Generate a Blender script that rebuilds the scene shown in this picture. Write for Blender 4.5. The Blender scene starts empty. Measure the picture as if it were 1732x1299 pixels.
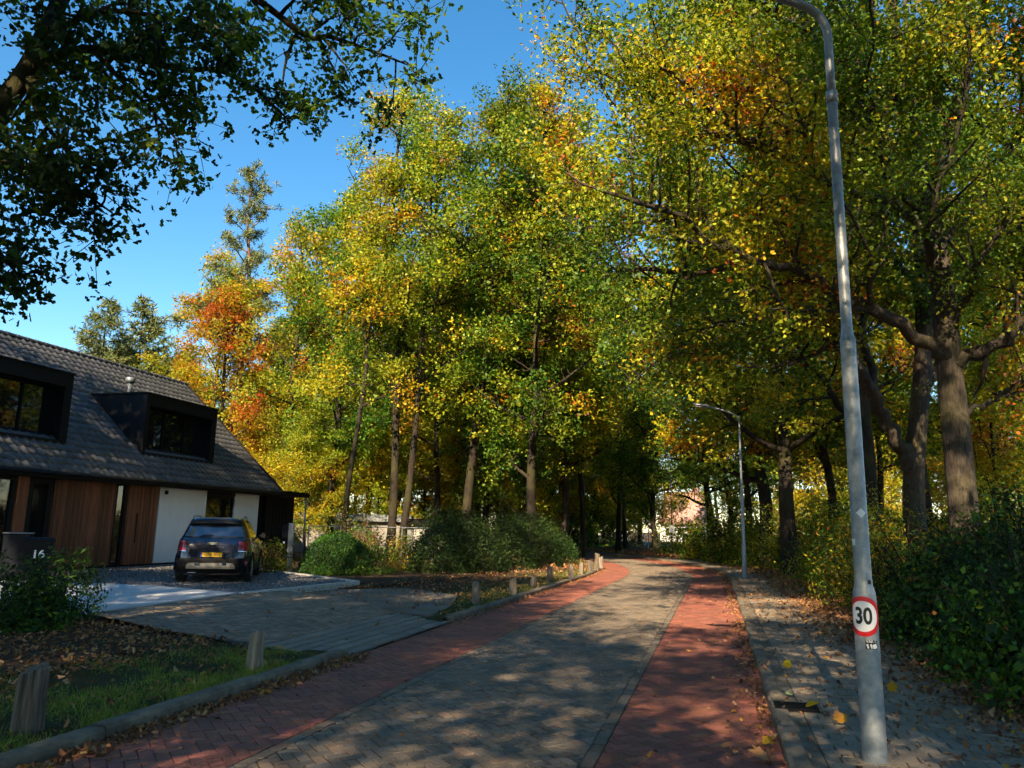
import bpy, bmesh, math, random
import numpy as np
from mathutils import Matrix, Vector
PI = math.pi; R = math.radians
SC = bpy.context.scene; COL = SC.collection

# ------------------------------------------------------------------ camera
W, H, FPX = 1732., 1299., 1301.
CAMH = 1.6
ROLL = math.atan(0.018); PITCH = math.atan((895. - H / 2) * math.cos(ROLL) / FPX)
_F = np.array([0, math.cos(PITCH), math.sin(PITCH)]); _R0 = np.array([1., 0, 0]); _U0 = np.cross(_R0, _F)
_c, _s = math.cos(ROLL), math.sin(ROLL)
_R = _c * _R0 + _s * _U0; _U = -_s * _R0 + _c * _U0
cam = bpy.data.cameras.new('camera'); camo = bpy.data.objects.new('camera', cam); COL.objects.link(camo)
cam.sensor_width = 36; cam.lens = FPX / W * 36; cam.clip_end = 2000; cam.clip_start = 0.05
M = Matrix(((_R[0], _U[0], -_F[0], 0), (_R[1], _U[1], -_F[1], 0), (_R[2], _U[2], -_F[2], CAMH), (0, 0, 0, 1)))
camo.matrix_world = M
SC.camera = camo

# ------------------------------------------------------------------ sky, sun, exposure
SUN_EL, SUN_AZ = R(35), R(197)          # azimuth clockwise from +Y: behind the camera, to its left
world = bpy.data.worlds.new('World'); SC.world = world; world.use_nodes = True
nt = world.node_tree; bg = nt.nodes['Background']
sky = nt.nodes.new('ShaderNodeTexSky'); sky.sky_type = 'NISHITA'; sky.sun_disc = False
sky.sun_elevation = SUN_EL; sky.sun_rotation = SUN_AZ
sky.air_density = 1.0; sky.dust_density = 0.1; sky.ozone_density = 1.5
hsv = nt.nodes.new('ShaderNodeHueSaturation'); hsv.inputs['Saturation'].default_value = 1.33; hsv.inputs['Hue'].default_value = .493
nt.links.new(sky.outputs[0], hsv.inputs['Color']); nt.links.new(hsv.outputs[0], bg.inputs[0]); bg.inputs[1].default_value = 0.076
sl = bpy.data.lights.new('sun', 'SUN'); sun = bpy.data.objects.new('sun', sl); COL.objects.link(sun)
sl.energy = 5.0; sl.angle = R(0.53); sl.color = (1.0, 0.78, 0.50)
_d = Vector((math.sin(SUN_AZ) * math.cos(SUN_EL), math.cos(SUN_AZ) * math.cos(SUN_EL), math.sin(SUN_EL)))
sun.rotation_euler = _d.to_track_quat('Z', 'Y').to_euler()
SC.view_settings.view_transform = 'Standard'; SC.view_settings.look = 'None'
SC.view_settings.exposure = 1.78; SC.view_settings.gamma = 1.0
SC.render.engine = 'CYCLES'
SC.cycles.max_bounces = 4; SC.cycles.diffuse_bounces = 2; SC.cycles.glossy_bounces = 2
SC.cycles.use_adaptive_sampling = True; SC.cycles.adaptive_threshold = .04; SC.cycles.adaptive_min_samples = 12
SC.cycles.transmission_bounces = 2; SC.cycles.transparent_max_bounces = 6
SC.cycles.use_denoising = True
SC.cycles.sample_clamp_indirect = 4

# ------------------------------------------------------------------ frames
def at(x, y, Y):
    v = _F + _R * (x - W / 2) / FPX - _U * (y - H / 2) / FPX
    return v * (Y / v[1]) + np.array([0, 0, CAMH])
def gnd(x, y, z=0.):
    v = _F + _R * (x - W / 2) / FPX - _U * (y - H / 2) / FPX
    return v * ((z - CAMH) / v[2]) + np.array([0, 0, CAMH])
def px(p):
    d = np.asarray(p, float) - np.array([0, 0, CAMH]); w = d @ _F
    return W / 2 + FPX * (d @ _R) / w, H / 2 - FPX * (d @ _U) / w, w
D0 = np.array([.2562, .9666]); N0 = np.array([-.9666, .2562]); P0 = np.array([.44, 0.])
S1, RC = 27.5, 45.0
HEAD = math.atan2(D0[1], D0[0])
CC = P0 + D0 * S1 + N0 * RC
def P(s, u):
    """road frame: s metres along the right kerb line, u metres to its left"""
    if s <= S1: return P0 + D0 * s + N0 * u
    a = (s - S1) / RC; c, q = math.cos(a), math.sin(a)
    n = np.array([N0[0] * c - N0[1] * q, N0[0] * q + N0[1] * c])
    return CC - n * (RC - u)
def heading(s): return HEAD + max(0, (s - S1) / RC)
def SU(x, y):
    q = np.array([x, y]) - P0; s = q @ D0
    if s <= S1: return s, q @ N0
    v = np.array([x, y]) - CC; dist = math.hypot(*v)
    a = math.atan2(v[1], v[0]) - math.atan2(-N0[1], -N0[0])
    a = (a + PI) % (2 * PI) - PI
    return S1 + RC * a, RC - dist

# ------------------------------------------------------------------ materials
def nodes(name):
    m = bpy.data.materials.new(name); m.use_nodes = True
    return m, m.node_tree, m.node_tree.nodes['Principled BSDF']
def mat(name, col, rough=.6, metal=0., spec=.5, var=.0, scale=8., bump=0., bscale=40., coord='Object', col2=None, emit=None, coat=0.):
    m, t, b = nodes(name)
    b.inputs['Roughness'].default_value = rough; b.inputs['Metallic'].default_value = metal
    b.inputs['Specular IOR Level'].default_value = spec
    b.inputs['Base Color'].default_value = (*col, 1)
    if coat: b.inputs['Coat Weight'].default_value = coat; b.inputs['Coat Roughness'].default_value = .04
    tc = t.nodes.new('ShaderNodeTexCoord')
    if var or col2:
        n = t.nodes.new('ShaderNodeTexNoise'); n.inputs['Scale'].default_value = scale; n.inputs['Detail'].default_value = 6
        n.inputs['Roughness'].default_value = .65
        t.links.new(tc.outputs[coord], n.inputs['Vector'])
        r = t.nodes.new('ShaderNodeValToRGB')
        c2 = col2 if col2 else tuple(c * (1 + var) for c in col)
        c1 = col if col2 else tuple(c * (1 - var) for c in col)
        r.color_ramp.elements[0].color = (*c1, 1); r.color_ramp.elements[1].color = (*c2, 1)
        r.color_ramp.elements[0].position = .35; r.color_ramp.elements[1].position = .68
        t.links.new(n.outputs['Fac'], r.inputs['Fac']); t.links.new(r.outputs[0], b.inputs['Base Color'])
    if bump:
        n = t.nodes.new('ShaderNodeTexNoise'); n.inputs['Scale'].default_value = bscale; n.inputs['Detail'].default_value = 5
        t.links.new(tc.outputs[coord], n.inputs['Vector'])
        bp = t.nodes.new('ShaderNodeBump'); bp.inputs['Strength'].default_value = bump; bp.inputs['Distance'].default_value = .02
        t.links.new(n.outputs['Fac'], bp.inputs['Height']); t.links.new(bp.outputs[0], b.inputs['Normal'])
    return m
def leaf_mat(name, trans=.40, rough=.5, objvar=.25, spec=.25):
    m, t, b = nodes(name)
    a = t.nodes.new('ShaderNodeAttribute'); a.attribute_name = 'tint'
    oi = t.nodes.new('ShaderNodeObjectInfo')
    mr = t.nodes.new('ShaderNodeMapRange'); mr.inputs[3].default_value = 1 - objvar; mr.inputs[4].default_value = 1 + objvar
    t.links.new(oi.outputs['Random'], mr.inputs[0])
    hs = t.nodes.new('ShaderNodeHueSaturation'); hs.inputs['Saturation'].default_value = 1.0
    mh = t.nodes.new('ShaderNodeMapRange'); mh.inputs[3].default_value = .5 - objvar * .06; mh.inputs[4].default_value = .5 + objvar * .06
    mm = t.nodes.new('ShaderNodeMath'); mm.operation = 'MULTIPLY'; mm.inputs[1].default_value = 7.13
    mf = t.nodes.new('ShaderNodeMath'); mf.operation = 'FRACT'
    t.links.new(oi.outputs['Random'], mm.inputs[0]); t.links.new(mm.outputs[0], mf.inputs[0]); t.links.new(mf.outputs[0], mh.inputs[0])
    t.links.new(mh.outputs[0], hs.inputs['Hue']); t.links.new(mr.outputs[0], hs.inputs['Value'])
    t.links.new(a.outputs['Color'], hs.inputs['Color'])
    t.links.new(hs.outputs[0], b.inputs['Base Color'])
    b.inputs['Roughness'].default_value = rough; b.inputs['Specular IOR Level'].default_value = spec
    tr = t.nodes.new('ShaderNodeBsdfTranslucent')
    g = t.nodes.new('ShaderNodeMixRGB'); g.blend_type = 'MULTIPLY'; g.inputs[0].default_value = 1; g.inputs[2].default_value = (1.5, 1.35, .6, 1)
    t.links.new(hs.outputs[0], g.inputs[1]); t.links.new(g.outputs[0], tr.inputs[0])
    mx = t.nodes.new('ShaderNodeMixShader'); mx.inputs[0].default_value = trans
    t.links.new(b.outputs[0], mx.inputs[1]); t.links.new(tr.outputs[0], mx.inputs[2])
    t.links.new(mx.outputs[0], t.nodes['Material Output'].inputs[0])
    return m
def brick_mat(name, rough=.75, stain=(.05, .045, .038), stain_amt=.5):
    """per-piece colour from the piece's own tint attribute, worn and stained by world-space noise"""
    m, t, b = nodes(name)
    a = t.nodes.new('ShaderNodeAttribute'); a.attribute_name = 'tint'
    g = t.nodes.new('ShaderNodeNewGeometry')
    n = t.nodes.new('ShaderNodeTexNoise'); n.inputs['Scale'].default_value = 1.1; n.inputs['Detail'].default_value = 7; n.inputs['Roughness'].default_value = .7
    n2 = t.nodes.new('ShaderNodeTexNoise'); n2.inputs['Scale'].default_value = 55; n2.inputs['Detail'].default_value = 4
    t.links.new(g.outputs['Position'], n.inputs['Vector']); t.links.new(g.outputs['Position'], n2.inputs['Vector'])
    r = t.nodes.new('ShaderNodeMapRange'); r.inputs[1].default_value = .45; r.inputs[2].default_value = .75; r.inputs[4].default_value = stain_amt
    t.links.new(n.outputs['Fac'], r.inputs[0])
    mx = t.nodes.new('ShaderNodeMixRGB'); mx.inputs[2].default_value = (*stain, 1)
    t.links.new(r.outputs[0], mx.inputs[0]); t.links.new(a.outputs['Color'], mx.inputs[1])
    r2 = t.nodes.new('ShaderNodeMapRange'); r2.inputs[1].default_value = .3; r2.inputs[2].default_value = .7; r2.inputs[3].default_value = .72; r2.inputs[4].default_value = 1.3
    t.links.new(n2.outputs['Fac'], r2.inputs[0])
    mu = t.nodes.new('ShaderNodeVectorMath'); mu.operation = 'SCALE'
    t.links.new(mx.outputs[0], mu.inputs[0]); t.links.new(r2.outputs[0], mu.inputs['Scale'])
    t.links.new(mu.outputs[0], b.inputs['Base Color'])
    b.inputs['Roughness'].default_value = rough
    bp = t.nodes.new('ShaderNodeBump'); bp.inputs['Strength'].default_value = .35; bp.inputs['Distance'].default_value = .006
    t.links.new(n2.outputs['Fac'], bp.inputs['Height']); t.links.new(bp.outputs[0], b.inputs['Normal'])
    return m
def bark_mat(name, c1, c2, moss=.35, mosscol=(.075, .075, .018)):
    m, t, b = nodes(name)
    tc = t.nodes.new('ShaderNodeTexCoord'); mp = t.nodes.new('ShaderNodeMapping'); mp.inputs['Scale'].default_value = (13, 13, 2.6)
    t.links.new(tc.outputs['Object'], mp.inputs[0])
    n = t.nodes.new('ShaderNodeTexNoise'); n.inputs['Scale'].default_value = 2.2; n.inputs['Detail'].default_value = 7; n.inputs['Roughness'].default_value = .7
    t.links.new(mp.outputs[0], n.inputs[0])
    r = t.nodes.new('ShaderNodeValToRGB'); r.color_ramp.elements[0].color = (*c1, 1); r.color_ramp.elements[1].color = (*c2, 1)
    r.color_ramp.elements[0].position = .36; r.color_ramp.elements[1].position = .66
    t.links.new(n.outputs['Fac'], r.inputs[0])
    n2 = t.nodes.new('ShaderNodeTexNoise'); n2.inputs['Scale'].default_value = .9; n2.inputs['Detail'].default_value = 5
    t.links.new(tc.outputs['Object'], n2.inputs[0])
    mr = t.nodes.new('ShaderNodeMapRange'); mr.inputs[1].default_value = .48; mr.inputs[2].default_value = .68; mr.inputs[4].default_value = moss
    t.links.new(n2.outputs['Fac'], mr.inputs[0])
    mx = t.nodes.new('ShaderNodeMixRGB'); mx.inputs[2].default_value = (*mosscol, 1)
    t.links.new(mr.outputs[0], mx.inputs[0]); t.links.new(r.outputs[0], mx.inputs[1]); t.links.new(mx.outputs[0], b.inputs['Base Color'])
    b.inputs['Roughness'].default_value = .9; b.inputs['Specular IOR Level'].default_value = .2
    bp = t.nodes.new('ShaderNodeBump'); bp.inputs['Strength'].default_value = .9; bp.inputs['Distance'].default_value = .03
    t.links.new(n.outputs['Fac'], bp.inputs['Height']); t.links.new(bp.outputs[0], b.inputs['Normal'])
    return m

MT = {}
MT['leaf'] = leaf_mat('leaf'); MT['needle'] = leaf_mat('needle', .12, .6); MT['litter'] = leaf_mat('dry_leaf', .12, .7, 0.)
MT['leaf_dark'] = leaf_mat('evergreen_leaf', .12, .55, .2, .15)
MT['grass'] = leaf_mat('grass_blade', .3, .5, 0.)
MT['bark'] = bark_mat('oak_bark', (.024, .019, .015), (.085, .069, .056))
MT['bark_dark'] = bark_mat('dark_bark', (.010, .008, .0065), (.038, .030, .024), .45)
MT['bark_pine'] = bark_mat('pine_bark', (.06, .035, .022), (.24, .13, .075), .0)
MT['brick'] = brick_mat('clinker_brick'); MT['redbrick'] = brick_mat('red_brick', .8, (.085, .045, .036), .75)
MT['paver'] = brick_mat('concrete_paver', .8, (.06, .053, .045), .5)
MT['joint'] = mat('joint_sand', (.022, .02, .017), .95, var=.3, scale=30)
MT['kerb'] = mat('kerb_concrete', (.08, .067, .048), .85, scale=5, col2=(.19, .16, .12), bump=.35, bscale=60)
MT['soil'] = mat('soil', (.03, .022, .014), .95, 0, .08, scale=2.5, col2=(.075, .05, .03), bump=.8, bscale=14)
MT['dirt'] = mat('packed_dirt', (.085, .07, .052), .95, scale=1.6, col2=(.17, .145, .115), bump=.5, bscale=20)
MT['turf'] = mat('turf', (.03, .036, .011), .95, 0, .1, scale=2.2, col2=(.05, .045, .018), bump=.6, bscale=25)
MT['concrete'] = mat('slab_concrete', (.36, .38, .4), .7, scale=3, col2=(.5, .52, .54), bump=.15, bscale=30)
MT['edging'] = mat('edge_stone', (.38, .37, .34), .8, scale=6, col2=(.55, .54, .5), bump=.2)
MT['gravel'] = mat('gravel_bed', (.06, .06, .065), .9, scale=40, col2=(.2, .2, .21), bump=.9, bscale=90)
MT['galv'] = mat('galvanised_steel', (.20, .225, .245), .5, .55, .5, scale=14, col2=(.34, .365, .385), bump=.12, bscale=25)
MT['steel'] = mat('grey_steel', (.18, .2, .22), .5, .6, var=.2, scale=10)
MT['black'] = mat('black_cladding', (.005, .0055, .007), .6, 0., .25, var=.25, scale=3)
MT['black_matt'] = mat('black_plastic', (.006, .006, .007), .65, 0, .2, var=.2, scale=6)
MT['rtile'] = brick_mat('roof_tile', .5, (.05, .055, .03), .45)
MT['plaster'] = mat('white_plaster', (.74, .75, .76), .85, var=.05, scale=2, bump=.12, bscale=70)
MT['glass'] = mat('window_glass', (.008, .009, .01), .03, 0, .8)
MT['blind'] = mat('blind_fabric', (.16, .17, .17), .8, var=.1, scale=20)
MT['wood'] = None
MT['post'] = None
MT['white'] = mat('white_paint', (.75, .75, .75), .5, var=.04, scale=5)
MT['red'] = mat('red_print', (.55, .006, .012), .35, var=.04, scale=20)
MT['ink'] = mat('black_print', (.008, .008, .008), .5, var=.1, scale=20)
MT['whitep'] = mat('white_print', (.78, .79, .8), .4, var=.03, scale=20)
def wood_mat(name, c1, c2, sc=(30, 30, 1.2)):
    m, t, b = nodes(name)
    tc = t.nodes.new('ShaderNodeTexCoord'); mp = t.nodes.new('ShaderNodeMapping'); mp.inputs['Scale'].default_value = sc
    oi = t.nodes.new('ShaderNodeObjectInfo')
    ad = t.nodes.new('ShaderNodeVectorMath'); ad.operation = 'ADD'
    sc_ = t.nodes.new('ShaderNodeVectorMath'); sc_.operation = 'SCALE'; sc_.inputs[0].default_value = (17, 31, 11)
    t.links.new(oi.outputs['Random'], sc_.inputs['Scale'])
    t.links.new(tc.outputs['Object'], mp.inputs[0]); t.links.new(mp.outputs[0], ad.inputs[0]); t.links.new(sc_.outputs[0], ad.inputs[1])
    n = t.nodes.new('ShaderNodeTexNoise'); n.inputs['Scale'].default_value = 1.5; n.inputs['Detail'].default_value = 6
    t.links.new(ad.outputs[0], n.inputs[0])
    r = t.nodes.new('ShaderNodeValToRGB'); r.color_ramp.elements[0].color = (*c1, 1); r.color_ramp.elements[1].color = (*c2, 1)
    r.color_ramp.elements[0].position = .3; r.color_ramp.elements[1].position = .7
    t.links.new(n.outputs['Fac'], r.inputs[0])
    mr = t.nodes.new('ShaderNodeMapRange'); mr.inputs[3].default_value = .55; mr.inputs[4].default_value = 1.45
    t.links.new(oi.outputs['Random'], mr.inputs[0])
    mu = t.nodes.new('ShaderNodeVectorMath'); mu.operation = 'SCALE'
    t.links.new(r.outputs[0], mu.inputs[0]); t.links.new(mr.outputs[0], mu.inputs['Scale']); t.links.new(mu.outputs[0], b.inputs['Base Color'])
    b.inputs['Roughness'].default_value = .7
    bp = t.nodes.new('ShaderNodeBump'); bp.inputs['Strength'].default_value = .5; bp.inputs['Distance'].default_value = .01
    t.links.new(n.outputs['Fac'], bp.inputs['Height']); t.links.new(bp.outputs[0], b.inputs['Normal'])
    return m
MT['wood'] = wood_mat('red_cedar', (.10, .031, .014), (.24, .088, .04))
MT['post'] = wood_mat('weathered_wood', (.045, .033, .024), (.23, .185, .14), (30, 30, 1.8))

# ------------------------------------------------------------------ mesh helpers
class MB:
    def __init__(self): self.v = []; self.f = []
    def add(self, vs, fs):
        o = len(self.v); self.v += [tuple(map(float, p)) for p in vs]; self.f += [tuple(i + o for i in q) for q in fs]; return self
    def box(self, x0, x1, y0, y1, z0, z1, bev=0.):
        if bev <= 0:
            vs = [(x, y, z) for z in (z0, z1) for y in (y0, y1) for x in (x0, x1)]
            return self.add(vs, [(0, 2, 3, 1), (4, 5, 7, 6), (0, 1, 5, 4), (2, 6, 7, 3), (0, 4, 6, 2), (1, 3, 7, 5)])
        b = bev; pts = []
        for z, i in ((z0, b), (z0 + b, 0), (z1 - b, 0), (z1, b)):
            pts.append([(x0 + i, y0 + b, z), (x0 + b, y0 + i, z), (x1 - b, y0 + i, z), (x1 - i, y0 + b, z), (x1 - i, y1 - b, z), (x1 - b, y1 - i, z), (x0 + b, y1 - i, z), (x0 + i, y1 - b, z)])
        return self.rings(pts)
    def rings(self, rs, cap=True, closed=True):
        n = len(rs[0]); vs = [p for r in rs for p in r]; fs = []
        for k in range(len(rs) - 1):
            for i in range(n if closed else n - 1):
                j = (i + 1) % n; fs.append((k * n + i, k * n + j, (k + 1) * n + j, (k + 1) * n + i))
        if cap: fs += [tuple(range(n))[::-1], tuple(range((len(rs) - 1) * n, len(rs) * n))]
        return self.add(vs, fs)
    def tube(self, pts, rad, n=8, cap=True):
        pts = np.asarray(pts, float); rs = []; ref = None
        T = np.gradient(pts, axis=0) if len(pts) > 1 else None
        for i, p in enumerate(pts):
            t = T[i] / (np.linalg.norm(T[i]) + 1e-9)
            if ref is None:
                ref = np.cross(t, (0, 0, 1.)) if abs(t[2]) < .9 else np.cross(t, (1., 0, 0))
            ref = ref - t * (ref @ t); ref /= np.linalg.norm(ref) + 1e-9
            b = np.cross(t, ref); r = rad[i] if hasattr(rad, '__len__') else rad
            rs.append([p + r * (math.cos(a) * ref + math.sin(a) * b) for a in np.linspace(0, 2 * PI, n, endpoint=False)])
        return self.rings(rs, cap)
    def prism(self, poly, z0, z1):
        n = len(poly)
        return self.add([(x, y, z0) for x, y in poly] + [(x, y, z1) for x, y in poly], [tuple(range(n))[::-1], tuple(range(n, 2 * n))] + [(i, (i + 1) % n, n + (i + 1) % n, n + i) for i in range(n)])
    def mesh(self, name, m, smooth=False):
        me = bpy.data.meshes.new(name); me.from_pydata(self.v, [], self.f)
        if m is not None: me.materials.append(m)
        if smooth: me.polygons.foreach_set('use_smooth', [True] * len(me.polygons))
        me.update(); return me
    def build(self, name, m, parent=None, smooth=False): return link(name, self.mesh(name, m, smooth), parent)
def link(name, me, parent=None, loc=None, rz=None):
    o = bpy.data.objects.new(name, me); COL.objects.link(o)
    if parent is not None: o.parent = parent
    if loc is not None: o.location = loc
    if rz is not None: o.rotation_euler = (0, 0, rz)
    return o
def empty(name, loc, rz=0., sc=1.):
    o = bpy.data.objects.new(name, None); COL.objects.link(o); o.location = loc; o.rotation_euler = (0, 0, rz)
    o.scale = (sc, sc, sc); o.empty_display_size = .2; return o
def tag(o, label=None, cat=None, group=None, kind=None):
    if label: o['label'] = label
    if cat: o['category'] = cat
    if group: o['group'] = group
    if kind: o['kind'] = kind
    return o
def struct(o): o['kind'] = 'structure'; return o
def set_tint(me, cols_per_vert):
    a = me.attributes.new('tint', 'FLOAT_COLOR', 'POINT')
    c = np.ones((len(me.vertices), 4), np.float32); c[:, :3] = cols_per_vert
    a.data.foreach_set('color', c.ravel())
def raw_mesh(name, V, faces_idx, loop_start, m):
    me = bpy.data.meshes.new(name)
    me.vertices.add(len(V)); me.vertices.foreach_set('co', np.asarray(V, np.float32).ravel())
    me.loops.add(len(faces_idx)); me.loops.foreach_set('vertex_index', np.asarray(faces_idx, np.int32))
    me.polygons.add(len(loop_start)); me.polygons.foreach_set('loop_start', np.asarray(loop_start, np.int32))
    me.materials.append(m); me.update(calc_edges=True); return me

# leaf templates: stem at the origin, tip at y = 1
def _half(o, fold):
    right = [(x, y, abs(x) * fold) for x, y in o]
    left = [(-x, y, abs(x) * fold) for x, y in o]
    V = right + left; n = len(o)
    return np.array(V, float), [list(range(n)), list(range(2 * n - 1, n - 1, -1))]
TPL = {
 'simple': (np.array([(0, 0, 0), (.34, .48, .10), (0, 1, -.06), (-.34, .48, .10)]), [[0, 1, 2], [0, 2, 3]]),
 'oak': _half([(0, 0), (.10, .18), (.08, .28), (.27, .42), (.16, .53), (.36, .70), (.17, .80), (.14, .95), (0, 1)], .25),
 'lobe': _half([(0, 0), (.30, .34), (.16, .52), (.34, .76), (0, 1)], .25),
 'round': _half([(0, 0), (.34, .16), (.44, .5), (.26, .84), (0, 1)], .2),
 'long': (np.array([(0, 0, 0), (.17, .45, .05), (0, 1, -.1), (-.17, .45, .05)]), [[0, 1, 2], [0, 2, 3]]),
 'needle': (np.array([(0, 0, 0), (.10, .3, 0), (0, 1, 0), (-.10, .3, 0)]), [[0, 1, 2, 3]]),
 'blade': (np.array([(-.035, 0, 0), (.035, 0, 0), (.022, .55, .08), (0, 1, .3), (-.022, .55, .08)]), [[0, 1, 2, 4], [4, 2, 3]]),
}
_mp = [(0, 0), (.16, .03), (.40, .02), (.36, .22), (.56, .38), (.40, .46), (.46, .72), (.22, .62), (.12, .82), (0, 1)]
TPL['maple'] = _half(_mp, .22)
def leaf_mesh(name, pos, size, cols, tpl, rng, m, up=.8, dirs=None, normals=None, curl=0.):
    """dirs: preferred leaf axis (n,3) ; normals: preferred leaf normal"""
    T, F = TPL[tpl]; n = len(pos); k = len(T)
    nr = rng.normal(size=(n, 3)) + np.array([0, 0, up]) * 1.2 if normals is None else normals + rng.normal(size=(n, 3)) * .35
    nr /= np.linalg.norm(nr, axis=1, keepdims=True) + 1e-9
    ax = rng.normal(size=(n, 3)) if dirs is None else dirs + rng.normal(size=(n, 3)) * .45
    ax -= nr * np.sum(ax * nr, axis=1, keepdims=True); ax /= np.linalg.norm(ax, axis=1, keepdims=True) + 1e-9
    bx = np.cross(ax, nr)
    TT = np.repeat(T[None], n, 0).astype(float)
    TT[:, :, 2] *= rng.uniform(.2, 1.8, (n, 1))
    if curl: TT[:, :, 2] += curl * rng.uniform(-.6, 1, (n, 1)) * (TT[:, :, 1] - .4) ** 2 * 2
    TT[:, :, 0] *= rng.uniform(.75, 1.2, (n, 1))
    V = pos[:, None, :] + size[:, None, None] * (TT[:, :, 0:1] * bx[:, None] + TT[:, :, 1:2] * ax[:, None] + TT[:, :, 2:3] * nr[:, None])
    idx = np.array([i for f in F for i in f]); ls = np.cumsum([0] + [len(f) for f in F])[:-1]; L = len(idx)
    FI = (idx[None] + np.arange(n)[:, None] * k).ravel(); LS = (ls[None] + np.arange(n)[:, None] * L).ravel()
    me = raw_mesh(name, V.reshape(-1, 3), FI, LS, m)
    set_tint(me, np.repeat(cols, k, 0)); return me

# leaf colours (linear albedo; the shade and hedge palettes carry shade)
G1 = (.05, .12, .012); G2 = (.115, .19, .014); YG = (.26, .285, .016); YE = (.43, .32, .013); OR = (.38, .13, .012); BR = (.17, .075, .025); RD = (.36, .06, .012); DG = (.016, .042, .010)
def palette(rng, n, cols, wts, j=.25):
    c = np.array(cols)[rng.choice(len(cols), n, p=np.array(wts) / sum(wts))]
    return c * rng.uniform(1 - j, 1 + j, (n, 1)) * rng.uniform(1 - j * .3, 1 + j * .3, (n, 3))
PAL = {
 'oak': ([G1, G2, YG, YE, OR, BR], [25, 36, 29, 6, 3, 1]),
 'green': ([DG, G1, G2, YG, YE], [22, 40, 28, 8, 2]),
 'gold': ([G2, YG, YE, OR], [24, 48, 25, 3]),
 'warm': ([G2, YG, YE, OR, BR], [22, 26, 26, 18, 8]),
 'flame': ([YG, YE, OR, RD], [22, 38, 32, 8]),
 'dark': ([DG, G1, G2, BR], [50, 38, 8, 4]),
 'shade': ([DG, G1, G2], [50, 38, 12]),  # oak greens darkened: shade on the overhanging boughs put into the leaf colour
 'goldb': ([G2, YG, YE, (.45, .26, .012)], [26, 34, 28, 12]),
 'hedge': ([(.010, .024, .006), (.016, .036, .008), (.032, .062, .011)], [45, 38, 17]),  # evergreen tones, lowered further to stand for shade on the hedge
 'box': ([DG, (.03, .07, .01), G1], [45, 40, 15]),
 'brown': ([G1, BR, (.12, .085, .05), YG], [34, 26, 28, 12]),
 'pine': ([(.08, .11, .055), (.13, .15, .06), (.2, .2, .06)], [40, 40, 20]),
 'spruce': ([(.07, .10, .035), (.12, .14, .045), (.19, .19, .06)], [40, 40, 20]),
 'dead': ([(.20, .09, .04), (.30, .145, .065), (.38, .23, .125), (.12, .05, .026), (.42, .22, .03)], [32, 28, 16, 20, 4]),
}

# ================================================================== SETTING: ground, road, lanes, pavement
UL = 4.88                                   # left kerb line
def strip(name, u0, u1, s0, s1, z, m, parent=None, ds=.5, nu=1, zn=0., seed=0):
    rng = np.random.default_rng(seed); ns = max(2, int((s1 - s0) / ds) + 1); b = MB()
    V = [(*P(s, u), z + (rng.normal() * zn if 0 < j < nu else 0)) for s in np.linspace(s0, s1, ns) for j, u in enumerate(np.linspace(u0, u1, nu + 1))]
    k = nu + 1
    b.add(V, [(i * k + j, (i + 1) * k + j, (i + 1) * k + j + 1, i * k + j + 1) for i in range(ns - 1) for j in range(nu)])
    return b.build(name, m, parent, True)
# terrain: one sheet to the horizon, dropping under the road corridor
def terrain():
    xs = np.concatenate([[-900, -400, -200, -120, -80, -60], np.arange(-45, 45.1, .75), [60, 80, 120, 200, 400, 900]])
    ys = np.concatenate([[-600, -200, -80, -50], np.arange(-30, 90.1, .75), [105, 130, 180, 300, 600, 1500]])
    rng = np.random.default_rng(3); ph = rng.uniform(0, 6, (6, 2)); V = []
    for y in ys:
        for x in xs:
            s, u = SU(x, y)
            z = .06 + .018 * (math.sin(x * .7 + ph[0, 0]) + math.sin(y * .9 + ph[1, 0]) + math.sin((x + y) * 1.7 + ph[2, 0]) * .6)
            if -1.6 < u < 5.6 and -45 < s < 110: z = -.16
            elif s > 8 and 9.2 < u < 30 and s < 34: z = .02
            V.append((x, y, z))
    n = len(xs); b = MB().add(V, [(j * n + i, j * n + i + 1, (j + 1) * n + i + 1, (j + 1) * n + i) for j in range(len(ys) - 1) for i in range(n - 1)])
    return struct(b.build('ground', MT['soil'], None, True))
terrain()

def clip(poly, conv):
    out = poly
    for i in range(len(conv)):
        a, b = conv[i], conv[(i + 1) % len(conv)]; src = out; out = []
        side = lambda p: (b[0] - a[0]) * (p[1] - a[1]) - (b[1] - a[1]) * (p[0] - a[0])
        for k in range(len(src)):
            p, q = src[k], src[(k + 1) % len(src)]; dp, dq = side(p), side(q)
            if dp >= 0: out.append(p)
            if (dp >= 0) != (dq >= 0):
                t = dp / (dp - dq); out.append((p[0] + t * (q[0] - p[0]), p[1] + t * (q[1] - p[1])))
        if len(out) < 3: return []
    # merge near-duplicate points
    r = []
    for p in out:
        if not r or math.hypot(p[0] - r[-1][0], p[1] - r[-1][1]) > .004: r.append(p)
    if len(r) > 2 and math.hypot(r[0][0] - r[-1][0], r[0][1] - r[-1][1]) < .004: r.pop()
    return r if len(r) >= 3 else []
def area(p): return abs(sum(p[i][0] * p[(i + 1) % len(p)][1] - p[(i + 1) % len(p)][0] * p[i][1] for i in range(len(p)))) / 2
def ccw(p): return p if sum(p[i][0] * p[(i + 1) % len(p)][1] - p[(i + 1) % len(p)][0] * p[i][1] for i in range(len(p))) > 0 else p[::-1]
def rect(cx, cy, l, w, ang=0.):
    c, s = math.cos(ang), math.sin(ang)
    return [(cx + x * c - y * s, cy + x * s + y * c) for x, y in ((-l / 2, -w / 2), (l / 2, -w / 2), (l / 2, w / 2), (-l / 2, w / 2))]
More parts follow.
